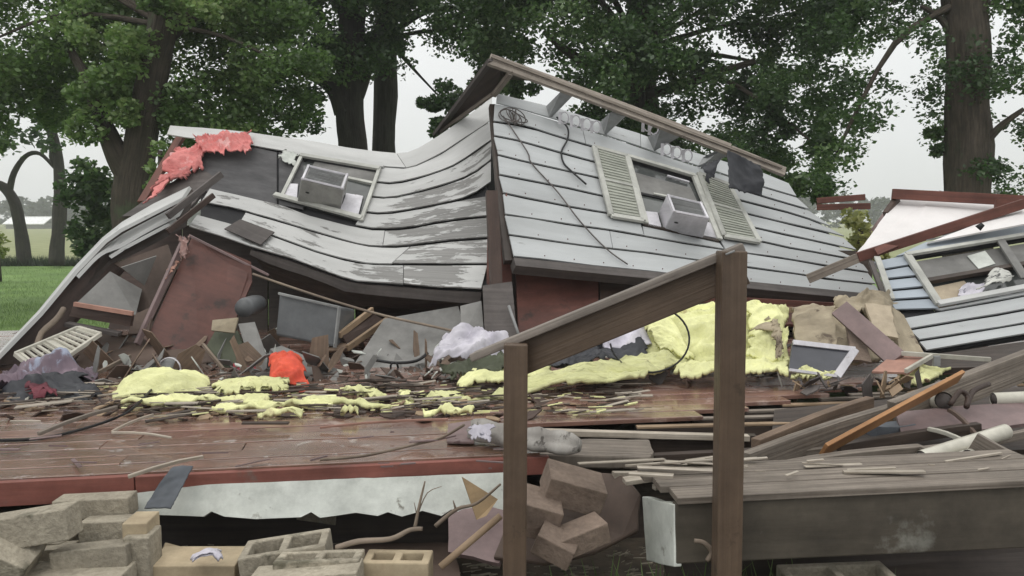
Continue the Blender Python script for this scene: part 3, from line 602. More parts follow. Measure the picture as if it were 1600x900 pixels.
# exposed grey strip under window = sill board; sill beam under wall
ST = [(x, y+3) for x, y in A_BOT if x >= 387]
SB = [(387, 396), (427, 415), (493, 436), (540, 456), (593, 462), (664, 468), (728, 474), (760, 474)]
class _S2:
    def __call__(s, x, y): return P(x, y, depthA(x, interp(A_BOT, x))+.03+.001*(y-interp(A_BOT, x)))
    n = Vector((0, -.98, -.17))
siding('sill_board', [(x, y+3) for x, y in A_BOT if x >= 387], SB, (392, 390), (752, 750), _S2(), M['plate'], wa, 12, gap=0, th=.06, lap=.004)
# underside shadowed floor of wall seen below the sill
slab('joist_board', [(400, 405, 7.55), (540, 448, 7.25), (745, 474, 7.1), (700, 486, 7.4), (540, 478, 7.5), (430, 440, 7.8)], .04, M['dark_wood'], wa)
# window of wall A
def onA(x, y, o=.0): return surfA(x, y)+nfA(x, y)*o
def bar(name, a, b, w, m, parent, f=onA, o=.03, th=.03):
    return plank(name, f(*a, o), f(*b, o), w, th, m, parent, up=(f(*a, o+.1)-f(*a, o)))
wn = slab('window', [onA(474, 252, -.005), onA(592, 270, -.005), onA(566, 346, -.005), onA(442, 312, -.005)], .015, M['glass'], wa)
bar('frame', (472, 247), (440, 313), .036, M['frame'], wn); bar('frame', (594, 266), (565, 349), .036, M['frame'], wn)
bar('frame', (470, 247), (594, 268), .05, M['frame'], wn, o=.04); bar('frame', (430, 309), (566, 346), .055, M['frame'], wn, o=.042)
bar('frame', (445, 240), (600, 263), .035, M['siding'], wn, o=.02)
bar('sash_rail', (535, 279), (588, 290), .035, M['frame'], wn, o=.02)
slab('sash_panel', [onA(492, 254, .012), onA(588, 271, .012), onA(582, 289, .012), onA(484, 268, .012)], .01, M['grey_card'], wn)
slab('side_panel', [onA(448, 290, .03), onA(466, 291, .03), onA(464, 317, .03), onA(440, 309, .03)], .012, M['white_metal'], wn, jag=.004)
slab('side_panel', [onA(542, 305, .03), onA(568, 310, .03), onA(560, 340, .03), onA(532, 332, .03)], .012, M['white_metal'], wn, jag=.004)
tag(sheet('cloth_scrap', [onA(442, 240, .06), onA(470, 246, .06), onA(458, 266, .06), onA(434, 256, .06)], M['skirt'], nu=10, nv=8, amp=.05, rag=.05), 'crumpled pale grey scrap at the upper left corner of the left window', 'scrap')
def ac_unit(label, pan, gr, di, do, f):
    """pan: TL TR BR BL of the underside (T = outer edge); gr: top-left, top-right of the outer face"""
    t = thing('air_conditioner', label, 'air conditioner', P(*pan[3], di))
    oL, oR = P(*pan[0], do), P(*pan[1], do); iR, iL = P(*pan[2], di), P(*pan[3], di)
    uL, uR = P(*gr[0], do+.24), P(*gr[1], do+.24)
    bL, bR = iL+(uL-oL), iR+(uR-oR)
    v = [oL, oR, iR, iL, uL, uR, bR, bL]
    mk('casing', v, [[0, 3, 2, 1], [0, 4, 7, 3], [1, 2, 6, 5], [2, 3, 7, 6], [4, 5, 6, 7], [0, 1, 5, 4]], f, t, [(p.x, p.z) for p in v], bevel=.012)
    n = (oR-oL).cross(uL-oL).normalized(); n = -n if n.y > 0 else n
    q = lambda a, b: oL.lerp(oR, a).lerp(uL.lerp(uR, a), b)
    gr_ = mk('grille', [q(.1, .12)+n*.006, q(.9, .12)+n*.006, q(.9, .88)+n*.006, q(.1, .88)+n*.006, q(.1, .12)-n*.004, q(.9, .12)-n*.004, q(.9, .88)-n*.004, q(.1, .88)-n*.004],
       [[0, 1, 2, 3], [0, 4, 5, 1], [1, 5, 6, 2], [2, 6, 7, 3], [3, 7, 4, 0]], M['grille'], t, [(0, 0), (.5, 0), (.5, .3), (0, .3)]*2)
    for k in range(9):
        plank('grille_slat', q(.1, .16+k*.085)+n*.012, q(.9, .16+k*.085)+n*.012, .006, .01, M['grey_metal'], gr_, bevel=0)
    for (a, b, c, d) in ((.0, .05, 1, .05), (.0, .95, 1, .95), (.04, 0, .04, 1), (.96, 0, .96, 1)):
        plank('casing_rim', q(a, b)+n*.01, q(c, d)+n*.01, .022, .02, M['white_metal'], t)
    pn = (oR-oL).cross(iL-oL).normalized(); pn = -pn if pn.z > 0 else pn
    cc = (oL*.45+oR*.1+iL*.35+iR*.1); e1 = (oR-oL).normalized(); e2 = (iL-oL).normalized()
    mk('drain_hole', [cc+pn*.004+e1*(.022*math.cos(a*.785))+e2*(.013*math.sin(a*.785)) for a in range(8)], [list(range(8))], M['black'], t, [(0, 0)]*8)
    return t
ac_unit('grey bottomed window air conditioner jutting from the sagging left wall', [(470, 281), (537, 297), (530, 332), (464, 317)], [(480, 259), (545, 274)], depthA(497, 324)-.02, depthA(497, 324)-.27, M['pan_metal'])

# =====================================================================
# right wing: broad siding wall leaning back
# =====================================================================
SBp = plane((800, 405, 6.8), (775, 155, 8.8), (1375, 460, 8.1))
wb = thing('siding_wall', 'broad light grey siding wall leaning back, with shuttered window', 'wall', SBp(1000, 420))
K0 = [(775, 162), (800, 167), (855, 184), (940, 210), (1000, 230), (1036, 243), (1080, 257), (1137, 275), (1195, 293), (1245, 308)]
KT = [(777, 146), (853, 165), (900, 178), (961, 197), (997, 208), (1050, 228), (1110, 246), (1195, 271), (1235, 288)]
K1 = [(771, 191), (822, 198), (858, 210), (918, 228), (1137, 291), (1193, 308), (1264, 329)]
K2 = [(771, 213), (792, 216), (822, 224), (867, 237), (925, 253), (1151, 312.5), (1193, 323), (1247, 337), (1297, 356)]
K3 = [(778, 243), (813, 252), (876, 266), (931, 278), (1160, 333), (1229, 350), (1273, 360), (1318, 371)]
K4 = [(780, 274), (831, 284), (893, 296), (940, 307), (1172, 355), (1229, 368), (1282, 379), (1337, 392)]
K5 = [(787, 303), (831, 312), (885, 323), (947, 333.5), (1184, 377), (1229, 387), (1300, 400), (1332, 406), (1345, 408)]
K6 = [(788, 336), (831, 342), (885, 351), (938, 358), (973, 364), (1020, 372.5), (1163, 396), (1229, 405), (1291, 416.5), (1355, 426)]
K7 = [(795, 368), (849, 376), (893, 382), (947, 388.5), (1020, 397), (1165, 418), (1247, 429), (1282, 436), (1353, 443), (1367, 445)]
K8 = [(802, 402), (807, 402), (933, 417), (1040, 428), (1161, 442), (1247, 451), (1318, 458), (1380, 464)]
NB = M['siding_b']
lowwear = lambda x: .12
siding('siding_board', KT, K0, (777, 775), (1000, 1000), SBp, NB, wb, 6, wear=lowwear, gap=0)
siding('siding_board', KT, K0, (1001, 1001), (1232, 1243), SBp, NB, wb, 6, wear=lowwear, gap=0)
rows = [(K0, K1, (773, 771), (1245, 1263), 1.1), (K1, K2, (771, 772), (1264, 1296), 1.0), (K2, K3, (772, 778), (1296, 1318), 1.0), (K3, K4, (778, 780), (1318, 1337), .9), (K4, K5, (780, 786), (1337, 1345), .9),
        (K5, K6, (786, 789), (1346, 1356), .9), (K6, K7, (789, 795), (1356, 1367), .8), (K7, K8, (796, 802), (1367, 1379), .7)]
siding('siding_board', [(1000, 352), (1125, 379)], K6, (1004, 1006), (1124, 1130), SBp, NB, wb, 4, gap=.8)
# window opening edges: left x(y), right x(y)
wxl = lambda y: 980+(y-250)*.23; wxr = lambda y: 1084+(y-280)*.42
for i, (a, b, xl, xr, g) in enumerate(rows):
    ym = interp(a, 1030); yb = interp(b, 1030)
    if yb < 262 or ym > 358:
        x = [xl[0], xl[1]]; brk = 1040+((i*137) % 260)-130
        siding('siding_board', a, b, xl, (brk, brk+4), SBp, NB, wb, 7, gap=g, wear=lowwear); siding('siding_board', a, b, (brk+1, brk+5), xr, SBp, NB, wb, 7, gap=g, wear=lowwear)
    else:
        ya = interp(a, 985); y2 = interp(b, 990)
        siding('siding_board', a, b, xl, (wxl(ya)-2, wxl(y2)-2), SBp, NB, wb, 6, gap=g, wear=lowwear)
        ya = interp(a, 1100); y2 = interp(b, 1110)
        siding('siding_board', a, b, (wxr(ya)+3, wxr(y2)+3), xr, SBp, NB, wb, 6, gap=g, wear=lowwear)
slab('sheathing', [SBp(779, 166)-SBp.n*.03, SBp(1236, 300)-SBp.n*.03, SBp(1290, 352)-SBp.n*.03, SBp(1374, 458)-SBp.n*.03, SBp(806, 400)-SBp.n*.03, SBp(776, 215)-SBp.n*.03], .03, M['felt_dark'], wb)
def onB(x, y, o=0.): return SBp(x, y)+SBp.n*o
# bottom plate and red brown boards under the wall
plank('bottom_plate', onB(803, 411, -.03), onB(1378, 468, -.03), .10, .10, M['plate'], wb, up=SBp.n, n=3)
slab('corner_board', [onB(766, 160, -.02), onB(774, 160, -.02), onB(802, 404, -.02), onB(790, 404, -.02), onB(778, 300, -.02)], .05, M['dark_wood'], wb)
w2 = slab('window', [onB(984, 254, -.012), onB(1084, 284, -.012), onB(1120, 376, -.012), onB(1006, 351, -.012)], .012, M['glass'], wb)
slab('sash_panel', [onB(990, 268, -.004), onB(1080, 293, -.004), onB(1093, 322, -.004), onB(994, 300, -.004)], .006, M['grey_card'], w2)
def barB(name, a, b, w, m, parent, o=.02, th=.035): return plank(name, onB(*a, o), onB(*b, o), w, th, m, parent, up=SBp.n)
barB('frame', (978, 247), (1084, 278), .05, M['frame'], w2, o=.03); barB('frame', (1083, 277), (1123, 377), .06, M['frame'], w2, o=.022)
barB('frame', (980, 248), (1008, 352), .05, M['frame'], w2, o=.022); barB('sash_rail', (994, 301), (1062, 316), .035, M['black'], w2, o=.0, th=.02)
barB('sash_rail', (1042, 276), (1076, 286), .02, M['white_metal'], w2, o=.012, th=.02); barB('sash_rail', (1020, 305), (1098, 321), .025, M['frame'], w2, o=.02, th=.02)
barB('frame', (1006, 352), (1122, 378), .03, M['dark_wood'], w2, o=.01, th=.02)
slab('side_panel', [onB(1006, 332, .02), onB(1026, 334, .02), onB(1032, 358, .02), onB(1012, 354, .02)], .012, M['white_metal'], w2, jag=.004)
slab('side_panel', [onB(1103, 348, .02), onB(1112, 352, .02), onB(1122, 375, .02), onB(1098, 370, .02)], .012, M['white_metal'], w2, jag=.004)
def shutter(label, c, splits):
    a, b, cc, d = [onB(*q, .045) for q in c]
    t = slab('shutter', [a, b, cc, d], .02, M['shutter'], wb); t['label'] = label
    for p, q in ((a, b), (b, cc), (cc, d), (d, a)): plank('frame', p, q, .055, .03, M['frame'], t, up=SBp.n)
    plank('mid_rail', a.lerp(d, .5), b.lerp(cc, .5), .03, .028, M['frame'], t, up=SBp.n)
    for k in range(22):
        f = .05+.9*k/21
        if abs(f-.5) < .03: continue
        plank('louvre', a.lerp(d, f).lerp(b.lerp(cc, f), .1)+SBp.n*.004, a.lerp(d, f).lerp(b.lerp(cc, f), .9)+SBp.n*.004, .024, .006, M['shutter'], t, up=SBp.n+Vector((0, 0, .25)), bevel=0)
shutter('greenish grey louvred shutter left of the window with the white air conditioner', [(926, 235), (977, 249), (1002, 350), (952, 342)], 2)
shutter('warped pale shutter right of the window, its corner under the dark felt', [(1089, 276), (1136, 294), (1183, 383), (1128, 374)], 2)
ac_unit('white window air conditioner tilted out of the broad leaning wall', [(1051, 332), (1108, 343), (1099, 372), (1037, 361)], [(1041, 305), (1096, 318)], SBp(1068, 366).y-.02, SBp(1068, 366).y-.27, M['white_metal'])
nv_ = []; nf_ = []
for kk, (ln_, x0, x1) in enumerate(((K1, 790, 1250), (K2, 790, 1290), (K3, 795, 1310), (K4, 795, 1330), (K5, 800, 1340), (K6, 805, 1350), (K7, 810, 1360), (K8, 815, 1370))):
    x = x0+kk*5
    while x < x1:
        yy = interp(ln_, x)-5
        if not (925 < x < 1185 and 235 < yy < 385):
            p = onB(x, yy, .019); b0 = len(nv_)
            for a in range(6): nv_.append(p+Vector((math.cos(a*1.047)*.006, 0, math.sin(a*1.047)*.006)))
            nf_.append([b0+a for a in range(6)])
        x += 46
mk('nail_heads', nv_, nf_, M['red_wood'], wb, [(0, 0)]*len(nv_), kind='stuff')
# wires on wall
tag(tube('loose_wire', resample([onB(785, 185, .03), onB(822, 240, .03), onB(830, 258, .02), onB(870, 305, .035), onB(905, 350, .03), onB(945, 392, .03), onB(978, 418, .04)], 4), .007, M['plate'], sides=5), 'long thin wire hanging diagonally down the broad leaning wall', 'wire')
tag(tube('loose_wire', resample([onB(868, 188, .04), onB(884, 205, .05), onB(885, 222, .04), onB(876, 240, .03), onB(879, 258, .03), onB(890, 270, .03), onB(913, 294, .05)], 4), .010, M['black'], sides=5), 'short thick dark cable bent on the wall left of the shutter', 'cable')
sq = []
for i in range(60):
    a = i*.62; sq.append(onB(798+22*math.cos(a)*(.5+.5*math.sin(i*.21))+i*.1, 190+11*math.sin(a*1.1)+i*.05-3, .05+.02*math.sin(i)))
tag(tube('tangled_wire', resample(sq, 2), .006, M['plate'], sides=4), 'tangle of thin wire at the top left corner of the broad wall', 'wire')
# eave: fascia and lookouts
ev = thing('eave_frame', 'open eave frame of a long weathered fascia on short blocks above the wall', 'roof frame', P(1000, 200, 8.6))
def fasY(x): return 8.45+(x-765)*.0006
plank('fascia', P(764, 93, fasY(764)), P(1140, 234, fasY(1140)), .05, .125, M['fascia'], ev, n=6, warp=.012, up=(0, .35, 1))
plank('fascia', P(1141, 235, fasY(1141)), P(1226, 269, fasY(1226)), .05, .10, M['fascia'], ev, n=3, up=(0, .35, 1))
plank('fascia_trim', P(768, 88, fasY(764)-.04), P(1222, 262, fasY(1226)-.04), .02, .03, M['grey_lumber'], ev, n=6, up=(0, .3, 1))
for q in (((853, 166), (877, 142), (891, 149), (857, 184)), ((938, 190), (953, 176), (975, 182), (944, 211)), ((1012, 214), (1032, 202), (1064, 213), (1021, 237)), ((1098, 246), (1118, 236), (1138, 240), (1088, 260))):
    slab('lookout_block', [onB(*q[0], .0), P(*q[1], fasY(q[1][0])+.04), P(*q[2], fasY(q[2][0])+.04), onB(*q[3], .0)], .04, M['lookout'], ev, bevel=.003)
def scallop(cs, label):
    t = thing('scalloped_trim', label, 'trim', onB(*cs[0], .1), 'scalloped white trim seen through the eave')
    for (x, y) in cs:
        pts = [P(x+6.5*math.cos(a), y+(9*math.sin(a))*1.0, fasY(x)+.16) for a in [math.pi*1.1+k*math.pi*1.7/10 for k in range(11)]]
        tube('scallop_ring', pts, .008, M['white_metal'], t, sides=5)
        plank('scallop_post', P(x-7, y-9, fasY(x)+.16), P(x-7.5, y+10, fasY(x)+.16), .03, .02, M['white_metal'], t, up=(0, 1, 0), bevel=0)
scallop([(882, 184), (900, 189), (917, 194), (932, 198)], 'row of white scalloped trim seen through the wider left gap of the eave')
scallop([(1042, 233), (1058, 238), (1075, 243)], 'short row of white scalloped trim seen through the eave near the dark felt')
scallop([(1012, 196), (1022, 201)], 'small curl of white trim in the middle gap of the eave')
# left rake boards
rk = thing('rake_overhang', 'brown broken roof overhang slanting down left from the roof peak', 'roof frame', P(730, 150, 8.6))
plank('rake_board', P(768, 93, 8.42), P(681, 210, 9.35), .035, .09, M['plate'], rk, up=(1, 0, .6))
plank('rake_board', P(797, 116, 8.6), P(770, 150, 8.75), .035, .07, M['grey_lumber'], rk, up=(1, 0, .6))
plank('rake_batten', P(768, 148, 8.7), P(688, 206, 9.3), .03, .035, M['grey_lumber'], rk)
slab('soffit', [(767, 96, 8.5), (782, 112, 8.6), (772, 150, 8.85), (735, 176, 9.1), (684, 210, 9.45)], .03, M['dark_wood'], rk)
slab('soffit', [(768, 98, 8.6), (850, 128, 8.65), (792, 124, 8.9), (775, 150, 8.9)], .03, M['dark_wood'], rk)
# roof deck sloping down behind both walls (seen only from the side)
rf = thing('fallen_roof', 'dark shingled roof slab sloping down behind the leaning walls', 'roof', (0, 11, 1))
slab('roof_deck', [surfA(300, 215)+Vector((0, .25, -.12)), surfA(620, 246)+Vector((0, .25, -.12)), surfA(760, 170)+Vector((0, .3, -.2)), Vector((.6, 12.5, .5)), Vector((-4.6, 12.8, .4))], .08, M['felt'], rf)
slab('roof_deck', [onB(782, 170, -.2), onB(1228, 300, -.2), Vector((4.6, 12.2, .4)), Vector((.7, 12.5, .5))], .08, M['felt'], rf)
# dark felt flap
fl = tag(sheet('felt_flap', [P(1136, 234, 8.36), P(1192, 258, 8.4), P(1193, 306, 8.33), P(1136, 298, 8.2)], M['dark_cloth'], nu=14, nv=12, amp=.03, th=.006, rag=.02), 'square dark slate felt flap hanging over the eave right of the window', 'felt flap')
tag(sheet('felt_scrap', [P(1086, 256, 8.4), P(1134, 240, 8.4), P(1122, 262, 8.35), P(1110, 290, 8.3)], M['dark_cloth'], nu=12, nv=6, amp=.05, th=.006, rag=.05), 'twisted dark felt scrap beside the square flap on the wall top', 'felt scrap')

# =====================================================================
# pink insulation, red edge, leaning left wall
# =====================================================================
rb = thing('red_rake_board', 'thin red board along the upper left roof edge, under pink insulation', 'board', P(240, 280, 9))
plank('board', P(284, 212, 9.35), P(222, 316, 8.7), .04, .12, M['red_wood'], rb, up=(1, 0, .5))
pk = thing('pink_insulation', 'torn pink insulation draped over the upper left roof corner', 'insulation', P(330, 230, 8.7))
def pkY(x, y): return depthA(x, y)-.1
sheet('batt', [P(300, 217, pkY(300, 217)), P(396, 205, pkY(396, 205)), P(397, 246, pkY(397, 246)), P(318, 244, pkY(318, 244))], M['pink'], pk, nu=26, nv=12, amp=.035, freq=4, th=.015, rag=.05, bulge=.03, fold=.04)
sheet('batt', [P(272, 232, pkY(272, 232)), P(330, 218, pkY(330, 218)), P(318, 262, pkY(318, 262)), P(248, 288, pkY(248, 288))], M['pink'], pk, nu=20, nv=12, amp=.06, freq=5, th=.03, rag=.06, bulge=.03, fold=.02)
sheet('batt', [P(246, 286, pkY(246, 286)-.1), P(270, 278, pkY(270, 278)-.1), P(240, 312, pkY(240, 312)-.15), P(222, 318, pkY(222, 318)-.15)], M['pink'], pk, nu=10, nv=14, amp=.03, freq=5, th=.015, rag=.04)
sheet('batt', [P(252, 268, pkY(252, 268)), P(300, 262, pkY(300, 262)), P(302, 276, pkY(302, 276)), P(234, 298, pkY(234, 298))], M['pink'], pk, nu=20, nv=10, amp=.05, freq=5, th=.03, rag=.06, bulge=.02, fold=.02)
wc = thing('leaning_wall', 'narrow siding wall leaning down to the left edge, brown underside showing', 'wall', P(150, 420, 6.8))
def dC(x): return interp([(-60, 5.6), (0, 5.9), (120, 6.6), (200, 7.1), (300, 7.75)], x)
def strip(top, bot, m, name, lift, n=12, th=.03):
    vs = []; uv = []; Lq = 0; pv = None
    for i in range(n+1):
        t = i/n; k = t*(len(top)-1); j = min(int(k), len(top)-2); f = k-j
        a = (top[j][0]*(1-f)+top[j+1][0]*f, top[j][1]*(1-f)+top[j+1][1]*f); b = (bot[j][0]*(1-f)+bot[j+1][0]*f, bot[j][1]*(1-f)+bot[j+1][1]*f)
        A = P(*a, dC(a[0])+.12-lift); B = P(*b, dC(b[0])-.04-lift)
        if pv: Lq += (A-pv).length
        pv = A; o = Vector((.35, .25, -.5)).normalized()*th
        vs += [A, B, B+o, A+o]; h = (A-B).length; uv += [(Lq, h), (Lq, 0), (Lq, -.03), (Lq, h+.03)]
    fs = [[4*i+j, 4*i+(j+1) % 4, 4*i+4+(j+1) % 4, 4*i+4+j] for i in range(n) for j in range(4)]+[[3, 2, 1, 0], [4*n, 4*n+1, 4*n+2, 4*n+3]]
    o = mk(name, vs, fs, m, wc, uv)
    at = o.data.attributes.new('wear', 'FLOAT', 'POINT'); at.data.foreach_set('value', [.2]*len(vs))
strip([(296, 291), (240, 318), (190, 347), (160, 371), (115, 418), (60, 485), (-40, 590)], [(284, 309), (236, 333), (187, 358), (163, 375), (118, 421.5), (62, 488.5), (-39, 592)], M['siding'], 'siding_board', 0)
strip([(288, 315), (240, 340), (196, 363), (168, 382), (150, 398), (120, 430)], [(277, 334), (230, 357), (186, 383), (160, 392), (146, 402), (119, 431)], M['siding'], 'siding_board', .03)
strip([(274, 341), (228, 364), (196, 380), (172, 394)], [(262, 349), (222, 370), (192, 386), (170, 400)], M['siding'], 'siding_board', .05)
strip([(300, 296), (240, 326), (190, 353), (160, 378), (118, 424), (62, 492), (-40, 600)], [(288, 350), (240, 376), (196, 398), (170, 408), (130, 452), (85, 500), (-20, 620)], M['dark_wood'], 'sheathing', -.06)
strip([(170, 392), (120, 427), (62, 491), (-40, 596)], [(192, 418), (152, 462), (104, 512), (16, 606)], M['brown_wood'], 'bottom_plate', .02)
plank('stud', P(346, 272, 7.8), P(262, 338, 7.35), .04, .06, M['plate'], wc, n=2)
plank('stud', P(334, 305, 7.55), P(262, 362, 7.2), .03, .05, M['brown_wood'], wc)
# loose brown square on left wall
tag(slab('shingle_square', [onA(377, 349, .05), onA(430, 369, .05), onA(409, 389, .05), onA(352, 364, .05)], .012, M['plate']), 'loose grey brown square of felt lying on the lower left siding', 'felt square')
# =====================================================================
# interior seen under the left wing
# =====================================================================
iw = thing('interior_wall', 'dark brown inner wall panelling at the back under the leaning walls', 'wall', (-1, 8.4, .5))
for k in range(9):
    x0 = 150+k*135; yt = 352 if k < 3 else 390; slab('wall_panel', [(x0+(60 if k == 0 else 0), yt, 8.5), (x0+133, yt+2, 8.5), (x0+133, 590, 8.0), (x0, 590, 8.0)], .03, M['dark_wood'] if k % 3 else M['brown_wood'], iw)
pn = thing('panel_board', 'large red brown wall panel leaning under the left wing', 'panel', P(310, 450, 6.6))
slab('board', [(300, 370, 7.0), (392, 409, 6.95), (394, 440, 6.9), (350, 540, 6.5), (312, 560, 6.4), (228, 533, 6.4)], .03, M['red_panel'], pn)
plank('edge_strip', (289, 372, 6.9), (214, 538, 6.35), .03, .05, M['mauve'], pn, n=3)
plank('edge_strip', (296, 368, 6.95), (420, 430, 6.95), .02, .02, M['mauve'], pn)
pr = tag(sheet('pink_rag', [(280, 369, 6.85), (304, 370, 6.85), (290, 408, 6.75), (278, 410, 6.7)], M['old_pink'], nu=12, nv=16, amp=.05, th=.008, rag=.08, fold=.03), 'pale pink torn rag on top of the leaning panel edge', 'rag')
tag(sheet('pink_strip', [(268, 392, 6.8), (282, 400, 6.8), (262, 442, 6.6), (254, 440, 6.6)], M['salmon'], nu=6, nv=16, amp=.06, th=.01, rag=.05), 'dull pink strip hanging left of the panel edge', 'rag')
cb = thing('cupboard', 'tipped brown cupboard with grey shelf faces under the leaning left wall', 'cupboard', P(180, 460, 6.6))
slab('side', [(119, 474, 6.35), (172, 424, 6.7), (222, 452, 6.8), (212, 492, 6.5)], .02, M['grey_card'], cb)
slab('drawer_front', [(115, 476, 6.3), (206, 492, 6.3), (203, 510, 6.3), (108, 494, 6.28)], .05, M['brown_wood'], cb)
plank('drawer_edge', (116, 475, 6.27), (208, 490, 6.27), .03, .035, M['salmon'], cb)
slab('back', [(178, 412, 6.9), (262, 382, 7.05), (276, 420, 6.95), (238, 500, 6.7), (205, 480, 6.75), (225, 440, 6.85)], .03, M['cardboard'], cb)
slab('door', [(190, 418, 6.6), (245, 400, 6.85), (226, 446, 6.8)], .015, M['grey_card'], cb)
plank('shelf', (104, 506, 6.2), (188, 522, 6.25), .10, .03, M['plate'], cb)
slab('kick_board', [(208, 492, 6.5), (240, 478, 6.55), (232, 520, 6.4), (200, 522, 6.4)], .03, M['cardboard'], cb)
lb = tag(slab('dark_floor_sheet', [(0, 575, 6.0), (150, 520, 6.6), (300, 540, 6.5), (420, 575, 6.2), (0, 592, 5.7)], .02, M['cardboard']), 'dark brown board lying flat behind the rack', 'board')
# white wire rack
rk2 = thing('wire_rack', 'off white slatted rack tipped over under the leaning left wall', 'rack', P(90, 560, 5.9))
ra, rb2, rc, rd = P(24, 553, 5.75), P(122, 512, 6.15), P(157, 522, 6.1), P(64, 585, 5.65)
for a, b in ((ra, rb2), (rb2, rc), (rc, rd), (rd, ra)): plank('rack_rail', a, b, .03, .03, M['pvc'], rk2)
for k in range(11):
    f = .06+.88*k/10; plank('rack_slat', ra.lerp(rb2, f), rd.lerp(rc, f), .022 if k != 5 else .06, .015, M['pvc'], rk2, bevel=0)
for f in (.33, .66): plank('rack_rod', ra.lerp(rd, f)+Vector((0, 0, -.015)), rb2.lerp(rc, f)+Vector((0, 0, -.015)), .012, .012, M['pvc'], rk2, bevel=0)
plank('rack_foot', rd, rd+Vector((.02, 0, -.08)), .03, .03, M['pvc'], rk2)
tag(tube('bent_stick', resample([(100, 482, 6.2), (88, 500, 6.1), (66, 520, 6.0), (58, 540, 5.9)], 3), .022, M['twig'], rough=.4), 'pale bent stick above the off white rack', 'stick')
tag(plank('broom_handle', (118, 600, 5.5), (204, 556, 5.9), .025, .025, M['twig']), 'pale wooden handle slanting beside the tin lid', 'stick')
bk = thing('round_tin', 'round pale tin standing on edge by the yellow insulation', 'tin', P(265, 577, 5.7))
tube('tin_body', [P(265, 576, 5.68), P(267, 574, 5.9)], .078, M['grey_metal'], bk, sides=24)
tube('tin_rim', [P(265, 576, 5.665)+Vector((.078*math.cos(a*.3927), 0, .078*math.sin(a*.3927))) for a in range(17)], .006, M['white_metal'], bk, sides=5)
# appliances and boards in the middle
ap = thing('appliance_box', 'grey enamel appliance lying tilted under the sagging wall', 'appliance', P(480, 500, 6.6))
q = [P(436, 458, 6.5), P(532, 480, 6.4), P(524, 543, 6.35), P(430, 524, 6.45)]
slab('casing', q, .35, M['grey_plastic'], ap, bevel=.02)
plank('edge_trim', q[1].lerp(q[0], .01)+Vector((0, -.02, 0)), q[2]+Vector((0, -.02, 0)), .015, .03, M['grey_metal'], ap)
plank('edge_trim', q[0]+Vector((0, -.02, 0)), q[1]+Vector((0, -.02, 0)), .015, .02, M['grey_metal'], ap)
rd2 = thing('round_vessel', 'dull round grey vessel in the dark beside the appliance', 'pot', P(387, 480, 6.6))
tube('vessel_body', [P(380, 482, 6.4), P(384, 480, 6.46), P(398, 476, 6.7), P(404, 474, 6.8)], [.07, .08, .08, .07], M['grey_plastic'], rd2, sides=18)
tag(slab('leaning_board', [(372, 506, 6.2), (398, 503, 6.25), (418, 560, 5.95), (414, 598, 5.8), (398, 590, 5.85)], .03, M['grey_card']), 'narrow grey board leaning left of the orange cloth', 'board')
tag(slab('green_crate', [(338, 512, 6.3), (372, 516, 6.3), (392, 572, 6.0), (350, 575, 6.0), (322, 540, 6.2)], .12, M['green_plastic'], bevel=.01), 'dull green crate behind the red card', 'crate')
tag(slab('card_lid', [(332, 500, 6.2), (372, 496, 6.2), (366, 520, 6.15), (330, 516, 6.15)], .02, M['tan_batt']), 'small khaki lid resting on the green crate', 'lid')
tag(plank('white_stick', (317, 538, 6.0), (349, 577, 5.85), .02, .025, M['twig']), 'short pale stick leaning against the green crate', 'stick')
tag(slab('red_card', [(364, 568, 5.85), (398, 562, 5.95), (412, 600, 5.7), (372, 602, 5.65)], .06, M['red_box']), 'dark red card box left of the orange cloth', 'box')
tag(sheet('orange_cloth', [(422, 560, 5.72), (468, 556, 5.75), (486, 603, 5.35), (422, 606, 5.3)], M['orange_cloth'], nu=28, nv=24, amp=.035, freq=7, th=.01, rag=.01, bulge=.10, fold=.02), 'crumpled bright orange red cloth bundle in front of the dark opening', 'cloth')
tag(slab('slanting_board', [(422, 545, 6.0), (440, 540, 6.1), (540, 582, 5.9), (536, 598, 5.6), (478, 596, 5.6)], .02, M['grey_card']), 'grey board slanting down right of the orange cloth', 'board')
fr = thing('ladder_frame', 'orange brown ladder-like wooden frame leaning in the opening', 'frame', P(560, 520, 6.6))
plank('frame_rail', (530, 524, 6.4), (582, 484, 6.9), .03, .05, M['tan_wood'], fr); plank('frame_rail', (543, 544, 6.35), (606, 499, 6.85), .03, .05, M['tan_wood'], fr)
slab('frame_panel', [(535, 524, 6.42), (580, 488, 6.92), (600, 500, 6.9), (545, 542, 6.4)], .01, M['brown_wood'], fr)
tag(slab('grey_sheet', [(548, 577, 5.95), (600, 498, 6.6), (716, 478, 6.9), (728, 520, 6.6), (672, 578, 6.0)], .025, M['grey_card']), 'pale grey sheet lying sloped under the sagging wall', 'panel')
tag(tube('bent_bar', resample([(588, 563, 5.9), (618, 567, 5.88), (650, 564, 5.9), (668, 552, 6.0)], 4), .012, M['black'], sides=6), 'thin black bar bent across the pale grey sheet', 'bar')
tag(tube('black_ring', [P(616+6*math.cos(a*.7), 574+8*math.sin(a*.7), 5.8) for a in range(10)], .008, M['black'], sides=5), 'small black loop at the foot of the pale grey sheet', 'loop')
tag(tube('conduit', resample([(395, 428, 6.75), (450, 447, 6.7), (520, 470, 6.6), (600, 493, 6.5), (690, 513, 6.4), (722, 521, 6.35)], 4), .011, M['twig'], sides=7), 'long pale pipe slanting under the sagging left wall', 'pipe')
tag(slab('hanging_panel', [(719, 478, 6.5), (752, 470, 6.5), (757, 530, 6.3), (722, 528, 6.3)], .03, M['grey_card']), 'small grey panel standing left of the dark post', 'panel')
tag(slab('dark_door', [(754, 446, 6.45), (800, 440, 6.5), (808, 528, 6.2), (758, 530, 6.2)], .04, M['plate']), 'dark grey panel between the two wings', 'panel')
